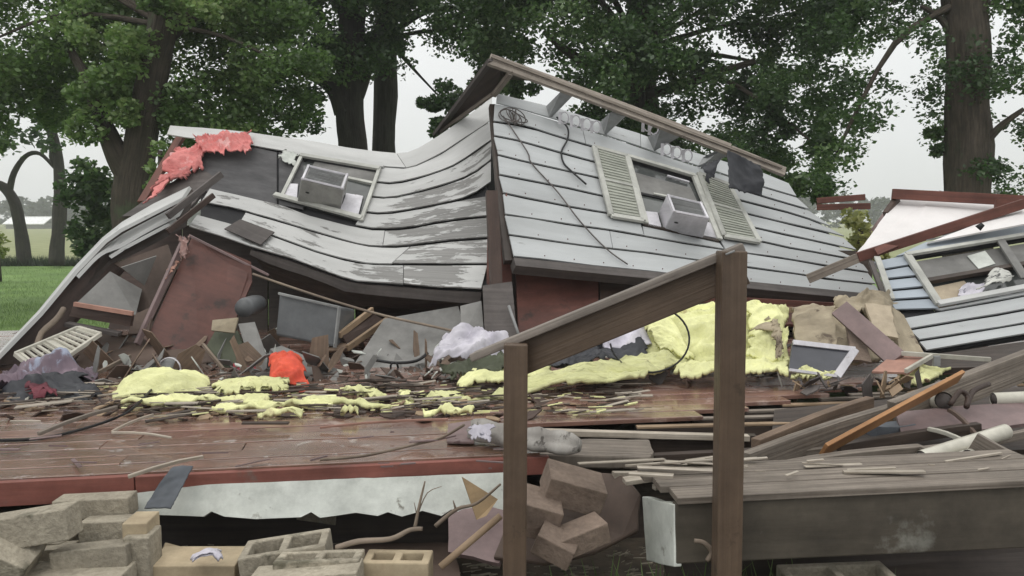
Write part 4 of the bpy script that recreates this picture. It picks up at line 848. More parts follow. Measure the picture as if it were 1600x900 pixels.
tag(plank('dark_strut', (768, 300, 7.0), (776, 460, 6.7), .10, .08, M['brown_wood']), 'dark brown stud in the gap between the two leaning walls', 'stud')
tag(slab('gap_board', [(762, 360, 7.25), (792, 300, 7.5), (800, 440, 7.0), (760, 460, 6.9)], .03, M['red_panel']), 'red brown board filling the gap between the two walls', 'board')
tag(tube('thin_pipe', [(795, 478, 6.3), (812, 528, 6.1)], .012, M['grey_metal']), 'thin grey tube leaning beside the dark panel', 'tube')
# under the right wing
uw = thing('broken_panelling', 'red brown panelling sloping under the broad leaning wall', 'panel', P(1000, 470, 7.2))
slab('board', [(806, 425, 7.15), (935, 436, 7.3), (935, 520, 6.8), (812, 545, 6.5)], .03, M['red_panel'], uw)
slab('board', [(938, 436, 7.3), (1160, 452, 7.7), (1160, 500, 7.3), (938, 520, 6.8)], .03, M['brown_wood'], uw)
slab('board', [(1163, 452, 7.7), (1378, 470, 8.05), (1372, 510, 7.7), (1163, 505, 7.3)], .03, M['red_panel'], uw)
plank('batten', (1000, 462, 6.95), (1330, 480, 7.6), .05, .07, M['red_wood'], uw, n=2); plank('batten', (960, 486, 6.9), (1240, 484, 7.2), .04, .05, M['tan_wood'], uw, n=2)

# =====================================================================
# far right: blue grey wall section, white board, red rafters
# =====================================================================
DP = plane((1447, 550, 5.9), (1600, 524, 6.0), (1400, 400, 6.9))
def onD(x, y, o=0.): return DP(x, y)+DP.n*o
wd = thing('siding_wall', 'blue grey broken wall section tilted up at the right edge', 'wall', onD(1520, 540))
DB = [(1440, 551), (1491, 542), (1600, 524), (1700, 508)]
D1 = [(1430, 534), (1500, 523), (1600, 506), (1700, 490)]
D2 = [(1420, 516), (1473, 507), (1600, 485), (1700, 468)]
D3 = [(1408, 497), (1470, 487), (1600, 463), (1700, 445)]
D4 = [(1400, 486), (1464, 482), (1600, 455), (1700, 435)]
U0 = [(1420, 382), (1447, 376), (1600, 328), (1700, 300)]
U1 = [(1400, 391), (1447, 377), (1535, 362), (1600, 349), (1700, 330)]
U2 = [(1380, 405), (1416, 401), (1482, 387), (1600, 372), (1700, 358)]
siding('siding_board', D1, DB, (1437, 1447), (1690, 1690), DP, NB, wd, 6, gap=1.2); siding('siding_board', D2, D1, (1423, 1436), (1690, 1690), DP, NB, wd, 6, gap=1.2)
siding('siding_board', D3, D2, (1410, 1422), (1690, 1690), DP, NB, wd, 6, gap=1.2); siding('siding_board', D4, D3, (1462, 1470), (1690, 1690), DP, NB, wd, 6, gap=.8)
siding('siding_board', U0, U1, (1460, 1447), (1690, 1690), DP, NB, wd, 6, gap=.8); siding('siding_board', U1, U2, (1446, 1400), (1690, 1690), DP, M['siding_blue'], wd, 6, gap=1)
BLt = [[(1366, 408), (1414, 398)], [(1372, 424), (1419, 416)], [(1378, 438), (1430, 433)], [(1386, 455), (1442, 450)], [(1391, 470), (1452, 466)], [(1398, 486), (1466, 484)]]
for k in range(5):
    siding('siding_board', BLt[k], BLt[k+1], (BLt[k][0][0], BLt[k+1][0][0]), (BLt[k][1][0], BLt[k+1][1][0]), DP, M['siding_blue'], wd, 4, gap=1.2)
slab('sheathing', [onD(1372, 406, -.035), onD(1414, 392, -.035), onD(1462, 482, -.035), onD(1690, 440, -.035), onD(1690, 508, -.035), onD(1452, 546, -.035), onD(1412, 496, -.035)], .03, M['felt_dark'], wd)
slab('sheathing', [onD(1450, 380, -.035), onD(1690, 310, -.035), onD(1690, 355, -.035), onD(1416, 400, -.035)], .03, M['felt_dark'], wd)
plank('corner_trim', onD(1369, 406, .03), onD(1392, 472, .03), .05, .02, M['frame'], wd, up=DP.n); plank('corner_trim', onD(1360, 412, .02), onD(1384, 470, .0), .04, .03, M['plate'], wd, up=DP.n)
wdw = slab('window', [onD(1418, 404, -.06), onD(1690, 360, -.06), onD(1690, 436, -.06), onD(1466, 478, -.06)], .015, M['glass'], wd)
plank('frame', onD(1416, 402, .03), onD(1466, 480, .03), .06, .03, M['frame'], wdw, up=DP.n)
plank('frame', onD(1414, 403, .035), onD(1690, 357, .035), .04, .03, M['frame'], wdw, up=DP.n)
plank('frame', onD(1464, 480, .035), onD(1690, 437, .035), .05, .03, M['siding'], wdw, up=DP.n)
slab('blind', [onD(1421, 406, -.03), onD(1690, 362, -.03), onD(1690, 400, -.02), onD(1436, 437, -.02)], .01, M['grey_card'], wdw)
slab('blind_patch', [onD(1512, 398, -.012), onD(1540, 390, -.012), onD(1556, 410, -.012), onD(1530, 418, -.012)], .006, M['skirt'], wdw)
slab('inner_board', [onD(1447, 447, -.03), onD(1508, 434, -.03), onD(1520, 446, -.03), onD(1496, 470, -.03), onD(1466, 476, -.03)], .01, M['beige'], wdw)
plank('sash_rail', onD(1440, 441, 0), onD(1690, 398, 0), .045, .04, M['dark_wood'], wdw, up=DP.n)
tag(sheet('print_cloth', [onD(1546, 428, .03), onD(1578, 424, .03), onD(1592, 449, .04), onD(1520, 462, .03)], M['floral'], nu=16, nv=10, amp=.05, th=.008, rag=.06, bulge=.05), 'black and white print cloth bunched in the window at the right', 'cloth')
tag(sheet('grey_cloth', [onD(1500, 446, .01), onD(1545, 436, .01), onD(1540, 460, .02), onD(1495, 470, .02)], M['white_cloth'], nu=14, nv=8, amp=.05, th=.006, rag=.06), 'pale lilac cloth beside the print cloth in the window', 'cloth')
tag(plank('grey_strap', onD(1560, 378, .03), onD(1600, 440, .03), .07, .02, M['grey_card'], up=DP.n), 'grey strip hanging across the window at the right edge', 'strip')
wbd = thing('white_board', 'big white ceiling board propped between red rafters', 'board', P(1450, 350, 7.8))
slab('board', [(1402, 309, 8.1), (1568, 317, 7.9), (1545, 330, 7.75), (1450, 368, 7.35), (1392, 386, 7.2), (1338, 396, 7.3), (1362, 366, 7.6)], .015, M['panel_white'], wbd, jag=.008)
tag(slab('white_board', [(1448, 380, 7.0), (1575, 331, 7.2), (1620, 318, 7.2), (1620, 346, 7.0), (1535, 362, 6.95), (1450, 378, 6.95)], .015, M['panel_white']), 'narrow white board strip below the red rafter', 'board')
tag(tube('knot_scrap', [P(1528, 357, 6.9), P(1536, 350, 6.88)], [.03, .02], M['black']), 'small black scrap on the narrow white strip', 'scrap')
tag(plank('rafter', (1394, 303, 8.0), (1640, 316, 7.6), .08, .10, M['red_wood'], n=2), 'dark red rafter along the top of the white board', 'rafter')
tag(plank('rafter', (1555, 322, 7.55), (1650, 322, 7.4), .10, .13, M['red_wood']), 'bright red brown beam end at the right edge', 'rafter')
tag(plank('rafter', (1402, 310, 8.05), (1384, 336, 7.9), .05, .07, M['brown_wood']), 'short dark rafter stub at the left corner of the white board', 'rafter')
gt = thing('rafter', 'long red rafter crossing down onto the broad wall', 'rafter', P(1400, 380, 7.2))
plank('beam', (1340, 402, 7.25), (1600, 318, 7.1), .06, .085, M['red_wood'], gt, n=4)
plank('weathered_end', (1262, 436, 7.4), (1352, 398, 7.25), .07, .085, M['grey_lumber'], gt, n=2); slab('splinter', [(1366, 388, 7.15), (1380, 381, 7.15), (1404, 384, 7.1), (1372, 398, 7.1)], .03, M['red_wood'], gt)
for i, (a, b, l) in enumerate((((1276, 314, 10.2), (1352, 308, 10), 'upper of two red boards beyond the broad wall'), ((1276, 324, 10.1), (1360, 322, 9.9), 'lower of two red boards beyond the broad wall'))):
    tag(plank('red_plank', a, b, .08, .075, M['red_wood']), l, 'plank')
tag(plank('brown_post', (1392, 335, 9.5), (1360, 380, 9.3), .12, .12, M['mauve']), 'dull mauve post slanting behind the white board', 'post')

# =====================================================================
# debris on the floor behind the rail (right half)
# =====================================================================
def ins(label, cs, nu=26, nv=10, amp=.06, bulge=.08, th=.02, rag=.08, m='yellow', fold=.02, cat='insulation', name='yellow_insulation', freq=4):
    return tag(sheet(name, cs, M[m], nu=nu, nv=nv, amp=amp, freq=freq, th=th, rag=rag, bulge=bulge, fold=fold), label, cat)
ins('big draped yellow insulation sheet behind the right rail post', [(1000, 490, 6.2), (1232, 482, 6.4), (1236, 578, 5.6), (1010, 574, 5.55)], nu=44, nv=26, amp=.05, bulge=.10, rag=.02, freq=2.2, fold=.05)
ins('yellow insulation fold rising to a peak left of the right rail post', [(1000, 500, 5.9), (1040, 478, 5.95), (1090, 570, 5.5), (1030, 545, 5.6)], nu=24, nv=24, amp=.04, bulge=.08, rag=.02, freq=3)
ins('torn dirty tan flap hanging at the right end of the big yellow sheet', [(1196, 490, 5.75), (1216, 488, 5.75), (1222, 560, 5.3), (1204, 566, 5.3)], nu=10, nv=20, amp=.05, bulge=.02, m='tan_batt', name='torn_flap', cat='paper', th=.008, rag=.1)
ins('yellow insulation hanging between the right rail post and the tan bale', [(1165, 476, 6.0), (1222, 480, 6.0), (1225, 585, 5.4), (1165, 560, 5.45)], nu=22, nv=28, amp=.05, bulge=.1, rag=.03, freq=3)
ins('long yellow insulation tongue lying on the floor right of the left rail post', [(960, 568, 5.55), (1090, 566, 5.6), (1000, 592, 5.15), (730, 628, 4.8)], nu=50, nv=12, amp=.03, bulge=.05, rag=.03, fold=.03, freq=2.5)
ins('yellow insulation roll crossing behind the left rail post', [(715, 590, 5.4), (860, 574, 5.5), (866, 592, 5.2), (712, 606, 5.1)], nu=36, nv=10, amp=.025, bulge=.06, rag=.03)
ins('pale yellow strip lying between floor boards and the screen frame', [(1040, 574, 5.5), (1240, 566, 5.6), (1230, 586, 5.2), (1060, 590, 5.15)], nu=36, nv=8, amp=.025, bulge=.05, rag=.03)
ins('small folded yellow piece by the salmon board', [(1402, 580, 5.6), (1488, 578, 5.5), (1450, 598, 5.2), (1402, 607, 5.2)], nu=14, nv=8, amp=.02, bulge=.04, rag=.02)
ins('pale yellow scrap under the framed screen', [(1228, 572, 5.3), (1320, 586, 5.25), (1300, 597, 5.15), (1232, 594, 5.2)], nu=14, nv=6, amp=.02, bulge=.03)
# left yellow pieces
ins('smooth yellow insulation bolster on the left part of the floor', [(196, 598, 5.35), (326, 594, 5.4), (334, 626, 5.0), (168, 628, 4.95)], nu=30, nv=14, amp=.012, bulge=.12, rag=.012)
ins('yellow insulation tail right of the smooth bolster', [(328, 606, 5.2), (455, 598, 5.3), (452, 618, 5.05), (330, 626, 4.95)], nu=26, nv=10, amp=.012, bulge=.06)
ins('yellow insulation lump on the floor below the orange cloth', [(526, 620, 5.1), (545, 614, 5.15), (612, 626, 5.0), (606, 638, 4.85)], nu=20, nv=8, amp=.012, bulge=.07)
ins('square edged yellow insulation lump in mid floor', [(622, 618, 5.1), (646, 616, 5.1), (650, 644, 4.75), (622, 646, 4.75)], nu=12, nv=12, amp=.012, bulge=.06, rag=.01)
ins('long flat yellow piece reaching the left rail post', [(646, 622, 5.05), (740, 622, 5.0), (742, 638, 4.8), (650, 640, 4.8)], nu=24, nv=8, amp=.04, bulge=.05)
for i, (x0, y0, x1, y1, w, lab) in enumerate(((188, 634, 420, 630, .09, 'yellow insulation strip under the smooth bolster'), (330, 644, 520, 636, .07, 'thin yellow strip below the insulation tail'), (470, 632, 610, 641, .07, 'thin yellow strip below the small lump'),
                                         (400, 650, 470, 652, .05, 'short yellow sliver in front of the long strips'), (530, 650, 560, 651, .05, 'tiny yellow sliver in mid floor'), (660, 650, 740, 645, .05, 'narrow yellow sliver left of the left rail post'))):
    a, b = G(x0, y0, FZ+.02), G(x1, y1, FZ+.02); d = Vector((0, w, 0))
    ins(lab, [a+d, b+d, b, a], nu=22, nv=4, amp=.012, bulge=.02, th=.02, rag=.012)
ins('tan paper backed bale heaped right of the yellow insulation', [(1236, 482, 6.3), (1400, 466, 6.5), (1412, 560, 5.8), (1240, 585, 5.4)], nu=36, nv=22, amp=.035, bulge=.03, fold=.02, m='tan_batt', name='tan_batt', cat='bale', th=.03, rag=.02)
ins('ragged tan paper crest on top of the bale', [(1300, 470, 6.2), (1392, 452, 6.4), (1398, 500, 6.1), (1320, 498, 6.0)], nu=24, nv=12, amp=.07, bulge=.1, m='tan_batt', name='tan_paper', cat='paper', th=.01, rag=.03)
ins('white and lilac cloth heap left of the left rail post', [(700, 545, 5.8), (790, 528, 5.9), (800, 560, 5.6), (672, 584, 5.4)], nu=30, nv=18, amp=.09, bulge=.15, m='white_cloth', name='cloth_heap', cat='cloth', th=.008, rag=.02)
ins('grey green grassy litter strip beside the white cloth heap', [(690, 578, 5.5), (800, 548, 5.5), (800, 578, 5.3), (700, 594, 5.2)], nu=24, nv=8, amp=.05, bulge=.04, m='green_plastic', name='litter', cat='litter', th=.01)
ins('lilac grey cloth folded left of the yellow peak', [(938, 530, 5.9), (1005, 504, 6.0), (1020, 540, 5.7), (940, 558, 5.6)], nu=24, nv=14, amp=.06, bulge=.1, m='white_cloth', name='cloth_fold', cat='cloth', th=.008, rag=.01)
ins('black plastic sheet heaped under the rail', [(850, 560, 5.8), (1000, 535, 5.9), (1030, 566, 5.5), (850, 590, 5.3)], nu=30, nv=12, amp=.08, bulge=.06, m='dark_cloth', name='black_plastic', cat='plastic sheet', th=.006)
ins('dark blue grey tarp bunched under the clothes at far left', [(-20, 612, 5.3), (150, 600, 5.4), (172, 640, 4.9), (-20, 656, 4.7)], nu=34, nv=12, amp=.08, bulge=.10, m='dark_cloth', name='tarp', cat='tarp', th=.008)
ins('plum and pale blue clothes heaped at the far left', [(-20, 588, 5.6), (150, 586, 5.7), (140, 636, 5.05), (-20, 640, 5.0)], nu=34, nv=18, amp=.11, bulge=.14, m='purple', name='clothes_heap', cat='clothes', th=.008)
ins('maroon garment on the clothes heap', [(40, 594, 5.2), (74, 588, 5.25), (104, 632, 4.85), (46, 634, 4.8)], nu=14, nv=14, amp=.06, bulge=.05, m='maroon', name='garment', cat='garment', th=.006)
tag(box('grey_box', (4, 646, 4.85), (.12, .12, .09), (0, 0, 12), M['grey_card']), 'small pale grey box at the left edge of the floor', 'box')
tag(plank('wood_strip', (98, 585, 5.4), (106, 602, 5.2), .02, .03, M['pvc']), 'short white slat leaning on the clothes heap', 'slat')
tag(plank('pale_stick', (60, 588, 5.3), (36, 638, 4.8), .02, .02, M['pvc']), 'pale pink stick standing in the clothes heap', 'stick')
tag(slab('bale_board', [(1242, 494, 5.9), (1300, 482, 5.95), (1310, 552, 5.62), (1244, 560, 5.58)], .02, M['tan_batt'], jag=.012), 'tan water stained board leaning on the left side of the tan bale', 'board')
tag(slab('bale_board', [(1322, 506, 5.85), (1352, 524, 5.8), (1362, 566, 5.55), (1330, 562, 5.55)], .02, M['brown_block'], jag=.012), 'brown board behind the diagonal board on the tan bale', 'board')
tag(slab('bale_board', [(1352, 474, 6.05), (1392, 478, 6.05), (1404, 528, 5.75), (1366, 520, 5.75)], .02, M['beige'], jag=.012), 'beige torn board at the upper right of the tan bale', 'board')
# framed screen
sc = thing('framed_screen', 'dark screen in a white frame leaning against the tan bale', 'screen', P(1285, 565, 5.4))
s4 = [P(1238, 535, 5.42), P(1335, 546, 5.4), P(1306, 588, 5.2), P(1232, 578, 5.22)]
slab('screen', s4, .02, M['screen'], sc)
for a, b, w in ((0, 1, .035), (1, 2, .05), (2, 3, .02)): plank('frame', s4[a]+Vector((0, -.01, 0)), s4[b]+Vector((0, -.01, 0)), w, .03, M['white_metal'], sc, up=(0, -1, .5))
tag(plank('loose_board', (1312, 482, 5.9), (1402, 562, 5.45), .04, .14, M['mauve'], up=(1, -.2, .7)), 'grey brown board leaning diagonally across the tan bale', 'board')
tag(slab('salmon_board', [(1362, 580, 5.3), (1402, 548, 5.6), (1458, 552, 5.5), (1420, 582, 5.2)], .015, M['salmon']), 'flat salmon coloured board at the foot of the bale', 'board')
tag(plank('wood_strip', (1408, 552, 5.45), (1548, 562, 5.3), .03, .03, M['pvc']), 'long pale slat below the blue grey wall section', 'slat')
tag(plank('wood_strip', (1415, 580, 5.1), (1456, 556, 5.3), .02, .03, M['pvc']), 'short pale slat crossing the salmon board', 'slat')
tag(box('switch_plate', (1463, 564, 5.3), (.05, .02, .07), (0, 0, 5), M['grey_metal']), 'tiny grey switch box below the blue grey wall section', 'switch')
tag(slab('dark_sheet', [(1440, 556, 5.8), (1640, 528, 5.9), (1640, 570, 5.5), (1450, 576, 5.5)], .04, M['dark_wood']), 'dark underside board below the blue grey wall section', 'board')
tag(slab('grey_scrap_panel', [(1392, 478, 6.2), (1412, 492, 6.2), (1446, 556, 5.7), (1410, 566, 5.6), (1385, 520, 6.0)], .03, M['tan_batt']), 'shaded brown panel at the end of the bale beside the wall section', 'panel')
tag(tube('black_loop_wire', [P(1015+62*math.cos(a), 530+52*math.sin(a), 5.35-.1*math.sin(a)) for a in [-.9+k*.17 for k in range(24)]], .007, M['black'], sides=5), 'round loop of black wire over the yellow insulation', 'wire')
# rods etc. on left floor
for a, b, w, m, lab in (((175, 675, 0), (240, 648, 0), .014, 'pale_lumber', 'white stick end pointing to the camera on the left floor'), ((175, 676, 0), (268, 684, 0), .012, 'pale_lumber', 'thin white stick lying flat on the left floor'),
                        ((60, 678, 0), (182, 636, 0), .02, 'grey_lumber', 'dark crooked stick left of the white stick'), ((200, 745, 0), (318, 714, 0), .016, 'pale_lumber', 'pale stick near the red floor edge'),
                        ((500, 668, 0), (700, 655, 0), .012, 'salmon', 'long thin pinkish strip on the wet floor')):
    tag(plank('stick', G(a[0], a[1], FZ+.02), G(b[0], b[1], FZ+.05), w, w, M[m], n=3, warp=.01), lab, 'stick')
tag(tube('power_cord', resample([G(0, 688, FZ+.01), G(70, 684, FZ+.01), G(150, 664, FZ+.015), G(205, 640, FZ+.05), P(245, 600, 5.2), P(262, 586, 5.3)], 4), .008, M['black'], sides=5), 'dark cord running up over the yellow bolster', 'cord')
tag(tube('twig', resample([G(500, 718, FZ+.02), G(570, 712, FZ+.03), G(650, 694, FZ+.02), G(690, 684, FZ+.06), G(725, 664, FZ+.15)], 3), .007, M['twig'], sides=5), 'long thin twig lying on the wet floor in the middle', 'twig')
tag(slab('grey_card', [G(700, 662, FZ+.02), G(742, 656, FZ+.03), G(740, 690, FZ+.03), G(698, 690, FZ+.02)], .01, M['mauve']), 'pale mauve card lying left of the left rail post', 'card')
# wrapped log
lg = thing('wrapped_log', 'dirty white wrapped roll lying behind the left rail post', 'roll', G(820, 690, FZ))
tube('roll', resample([G(738, 672, FZ+.06), G(800, 684, FZ+.06), G(860, 692, FZ+.06), G(905, 698, FZ+.06)], 3), [.04, .05, .042, .052, .04, .05, .042, .05, .045, .03], M['wrap'], lg, sides=16, rough=.7)
tag(sheet('white_wrap', [G(735, 660, FZ+.14), G(780, 664, FZ+.12), G(775, 690, FZ+.1), G(738, 682, FZ+.1)], M['white_cloth'], nu=12, nv=8, amp=.04, th=.006, rag=.04), 'white crumpled wrap on the end of the roll', 'wrap')

# =====================================================================
# right: broken floor edge, lumber, pipes
# =====================================================================
tag(slab('log_plank', [(826, 684, 4.05), (1015, 686, 4.1), (1022, 704, 3.9), (1016, 714, 3.85), (830, 708, 3.85)], .07, M['grey_lumber'], bevel=.01, jag=.01), 'weathered grey plank stub lying right of the wrapped roll', 'plank')
tag(plank('white_edged_joist', (812, 674, 4.15), (1170, 684, 4.15), .05, .03, M['pale_lumber'], n=3), 'long pale edged joist above the grey plank stub', 'joist')
tag(plank('dark_joist', (905, 700, 4.2), (1180, 702, 4.2), .05, .16, M['dark_wood'], n=2), 'dark grey joist below the pale edged one', 'joist')
tag(plank('dark_joist', (910, 735, 3.95), (1260, 716, 4.05), .05, .13, M['dark_wood'], n=2), 'dark wet joist just behind the platform', 'joist')
LB = [((958, 742, 3.6), (1075, 730, 3.75), .03, .03, 'pale_lumber', 'thin pale batten at the left end of the platform'), ((975, 752, 3.45), (1120, 742, 3.5), .07, .02, 'pale_lumber', 'pale batten lying behind the white block'),
      ((1070, 733, 3.55), (1200, 726, 3.7), .05, .03, 'pale_lumber', 'pale splintered batten left of the right rail post'), ((1022, 762, 3.25), (1110, 754, 3.35), .03, .02, 'pale_lumber', 'short pale splinter on the platform top'),
      ((1165, 726, 3.55), (1420, 640, 4.4), .05, .11, 'grey_lumber', 'grey beam rising right from the right rail post'), ((1180, 700, 3.8), (1360, 632, 4.5), .05, .09, 'brown_split', 'brown beam behind the grey beam'),
      ((1150, 748, 3.35), (1480, 736, 3.45), .06, .025, 'skirt', 'white painted batten along the platform top'), ((1300, 745, 3.35), (1610, 727, 3.5), .05, .02, 'pale_lumber', 'long pale batten at the right of the platform top'),
      ((1160, 718, 3.75), (1430, 684, 3.9), .03, .03, 'grey_lumber', 'thin grey batten under the orange board'), ((1210, 730, 3.5), (1440, 700, 3.65), .05, .03, 'grey_lumber', 'split grey batten left of the pipes'),
      ((1310, 702, 3.8), (1530, 668, 3.9), .04, .05, 'dark_wood', 'dark batten behind the white pipes'), ((1440, 705, 3.6), (1610, 676, 3.8), .03, .04, 'grey_lumber', 'grey batten at the right edge behind the pipes'),
      ((1450, 670, 3.85), (1508, 690, 3.7), .02, .02, 'pvc', 'thin white cord strip crossing the mauve board'), ((1482, 640, 4.0), (1525, 680, 3.85), .02, .02, 'cardboard', 'thin dark slat across the mauve board'),
      ((1520, 690, 3.5), (1582, 724, 3.4), .03, .09, 'grey_lumber', 'short grey brown board under the big white pipe'),
      ((1210, 680, 4.1), (1300, 672, 4.2), .04, .05, 'mauve', 'short mauve board behind the grey beam'), ((1360, 672, 3.95), (1420, 668, 4.0), .10, .06, 'blue_rag', 'slate blue box behind the orange board')]
for a, b, w, h, m, lab in LB: tag(plank('batten' if h < .06 else 'beam', a, b, w, h, M[m], n=4, warp=random.uniform(-.015, .015)), lab, 'lumber')
tag(plank('roof_beam', (1395, 650, 4.2), (1650, 552, 4.6), .06, .16, M['grey_lumber'], n=4), 'thick grey brown beam rising to the right edge', 'beam')
tag(plank('orange_board', (1286, 704, 3.62), (1500, 588, 4.2), .02, .085, M['orange_lumber'], n=3, up=(.4, -.5, 1)), 'bright orange pine board slanting up to the right', 'board')
tag(slab('mauve_board', [(1400, 644, 4.05), (1500, 634, 4.15), (1640, 626, 4.2), (1640, 656, 4.0), (1500, 676, 3.9), (1410, 684, 3.85)], .02, M['mauve']), 'mauve grey board lying behind the white pipes', 'board')
tag(slab('tan_scrap', [(1370, 636, 4.3), (1440, 634, 4.3), (1450, 650, 4.2), (1360, 656, 4.2)], .02, M['tan_card']), 'small tan plywood scrap beside the orange board', 'scrap')
def pipe(label, a, b, r, n='white_pipe'):
    t = thing(n, label, 'pipe', pt(a)); a, b = pt(a), pt(b)
    tube('pipe_wall', [a, b], r, M['pvc'], t, sides=18, cap=False)
    tube('pipe_bore', [a+(b-a)*.004, b-(b-a)*.004], r*.86, M['plate'], t, sides=18)
    return t
pipe('big dirty white pipe lying on the right platform', (1440, 716, 3.5), (1572, 674, 3.7), .035)
pipe('shorter white pipe stub under the big pipe, its open end showing', (1512, 712, 3.45), (1545, 700, 3.75), .026)
pipe('thin white pipe below the big pipe', (1438, 728, 3.4), (1520, 704, 3.55), .013)
pipe('white sewer pipe elbow piece behind the mauve board', (1475, 626, 4.1), (1452, 632, 4.5), .045)
pipe('pale blue white pipe at the right edge behind the mauve board', (1552, 624, 4.2), (1640, 620, 4.2), .035)
tag(tube('cable_loop', resample([(1485, 632, 4.0), (1500, 612, 4.05), (1512, 620, 4.05), (1510, 636, 4.0), (1520, 612, 4.1), (1545, 600, 4.2)], 4), .014, M['brown_wood'], sides=6), 'brown cable loop between the two white pipes', 'cable')
tag(slab('dark_gap_board', [(1210, 640, 4.6), (1640, 600, 4.9), (1640, 700, 4.2), (1200, 725, 4.0)], .03, M['dark_wood']), 'dark board beneath the lumber heap at right', 'board')
# platform
pf = thing('wooden_platform', 'weathered low platform with a wide dark front beam at lower right', 'platform', P(1300, 850, 3.0))
PA, PB = P(1056, 786, 2.92), P(1700, 752, 3.05)
bx = (PB-PA).normalized()
slab('front_beam', [P(1056, 787, 2.92), P(1700, 754, 3.05), P(1700, 852, 3.03), P(1056, 882, 2.9)], .05, M['olive_beam'], pf, bevel=.006)
slab('end_board', [P(1003, 776, 3.35), P(1053, 788, 2.93), P(1053, 886, 2.9), P(1010, 876, 3.3)], .03, M['skirt'], pf, bevel=.004, jag=.003)
for k in range(3):
    o = Vector((-.12*k*.35, .13*k+.035, .012)); plank('top_board', PA+o+Vector((.0, .01, 0)), PB+o, .126, .026, M['grey_lumber'], pf, n=3)
slab('underside', [P(1040, 880, 3.3), P(1700, 850, 3.4), P(1700, 905, 3.3), P(1040, 925, 3.25)], .03, M['dark_wood'], pf)

# =====================================================================
# railing in front
# =====================================================================
rl = thing('handrail', 'wet brown stair handrail on two square posts in front of the wreck', 'handrail', Vector((P(806, 700, 2.95).x, 2.95, 0)))
def post(px, ytop, Y, w):
    top = P(px, ytop, Y); bot = Vector((top.x+.0, Y, -.1)); return top, bot
t1, b1 = post(806, 536, 2.98, .09); t2, b2 = post(1143, 392, 2.80, .09)
b1.x = P(803, 900, 2.98).x; b2.x = P(1136, 900, 2.80).x
plank('post', b1, t1, .089, .089, M['rail'], rl, up=(0, 1, 0), bevel=.005, n=2); plank('post', b2, t2, .089, .089, M['rail'], rl, up=(0, 1, 0), bevel=.005, n=2)
ra_, rb_ = P(738, 592, 3.04), P(1163, 416, 2.80)
r0 = P(744, 588, 2.945+.13); 
hr0, hr1 = P(752, 586, 3.07), P(1161, 417, 2.86)
plank('top_rail', hr0.lerp(hr1, .12), hr1, .04, .125, M['rail'], rl, bevel=.004, n=3)
plank('rail_cap', hr0+Vector((-.03, -.0, .072)), hr1+Vector((.0, -.0, .072)), .10, .03, M['railcap'], rl, bevel=.004, n=3)
tag(tube('metal_tie', [P(1134, 398, 2.74), P(1148, 392, 2.74)], .004, M['grey_metal'], sides=5), 'tiny metal strap on the right post top', 'strap')

# =====================================================================
# concrete blocks and foreground rubble
# =====================================================================
def block(label, c, rot, dims=(.40, .20, .19), m='block', hollow=True, group='concrete blocks in the foreground rubble'):
    x, y, z = dims; R = Euler([math.radians(a) for a in rot]).to_matrix(); c = pt(c)
    if not hollow:
        o = box('cinder_block', c, dims, rot, M[m], bevel=.005)
    else:
        w = .032; xs = [0, w, x/2-w/2, x/2+w/2, x-w, x]; ys = [0, w, y-w, y]; vs = []; fs = []
        idx = lambda i, j, k: k*24+j*6+i
        for k in (0, 1):
            for j in range(4):
                for i in range(6): vs.append(c+R@Vector((xs[i]-x/2, ys[j]-y/2, (k-.5)*z)))
        for j in range(3):
            for i in range(5):
                hole = j == 1 and i in (1, 3)
                if not hole: fs += [[idx(i, j, 1), idx(i+1, j, 1), idx(i+1, j+1, 1), idx(i, j+1, 1)], [idx(i, j+1, 0), idx(i+1, j+1, 0), idx(i+1, j, 0), idx(i, j, 0)]]
                else:
                    q = [(i, j), (i+1, j), (i+1, j+1), (i, j+1)]
                    for a in range(4):
                        p0, p1 = q[a], q[(a+1) % 4]; fs.append([idx(*p1, 0), idx(*p0, 0), idx(*p0, 1), idx(*p1, 1)])
        for i in range(5): fs += [[idx(i, 0, 0), idx(i+1, 0, 0), idx(i+1, 0, 1), idx(i, 0, 1)], [idx(i+1, 3, 0), idx(i, 3, 0), idx(i, 3, 1), idx(i+1, 3, 1)]]
        for j in range(3): fs += [[idx(0, j+1, 0), idx(0, j, 0), idx(0, j, 1), idx(0, j+1, 1)], [idx(5, j, 0), idx(5, j+1, 0), idx(5, j+1, 1), idx(5, j, 1)]]
        o = mk('cinder_block', vs, fs, M[m], None, [(v.x*2, v.z*2) for v in vs], bevel=.006)
    return tag(o, label, 'block', group)
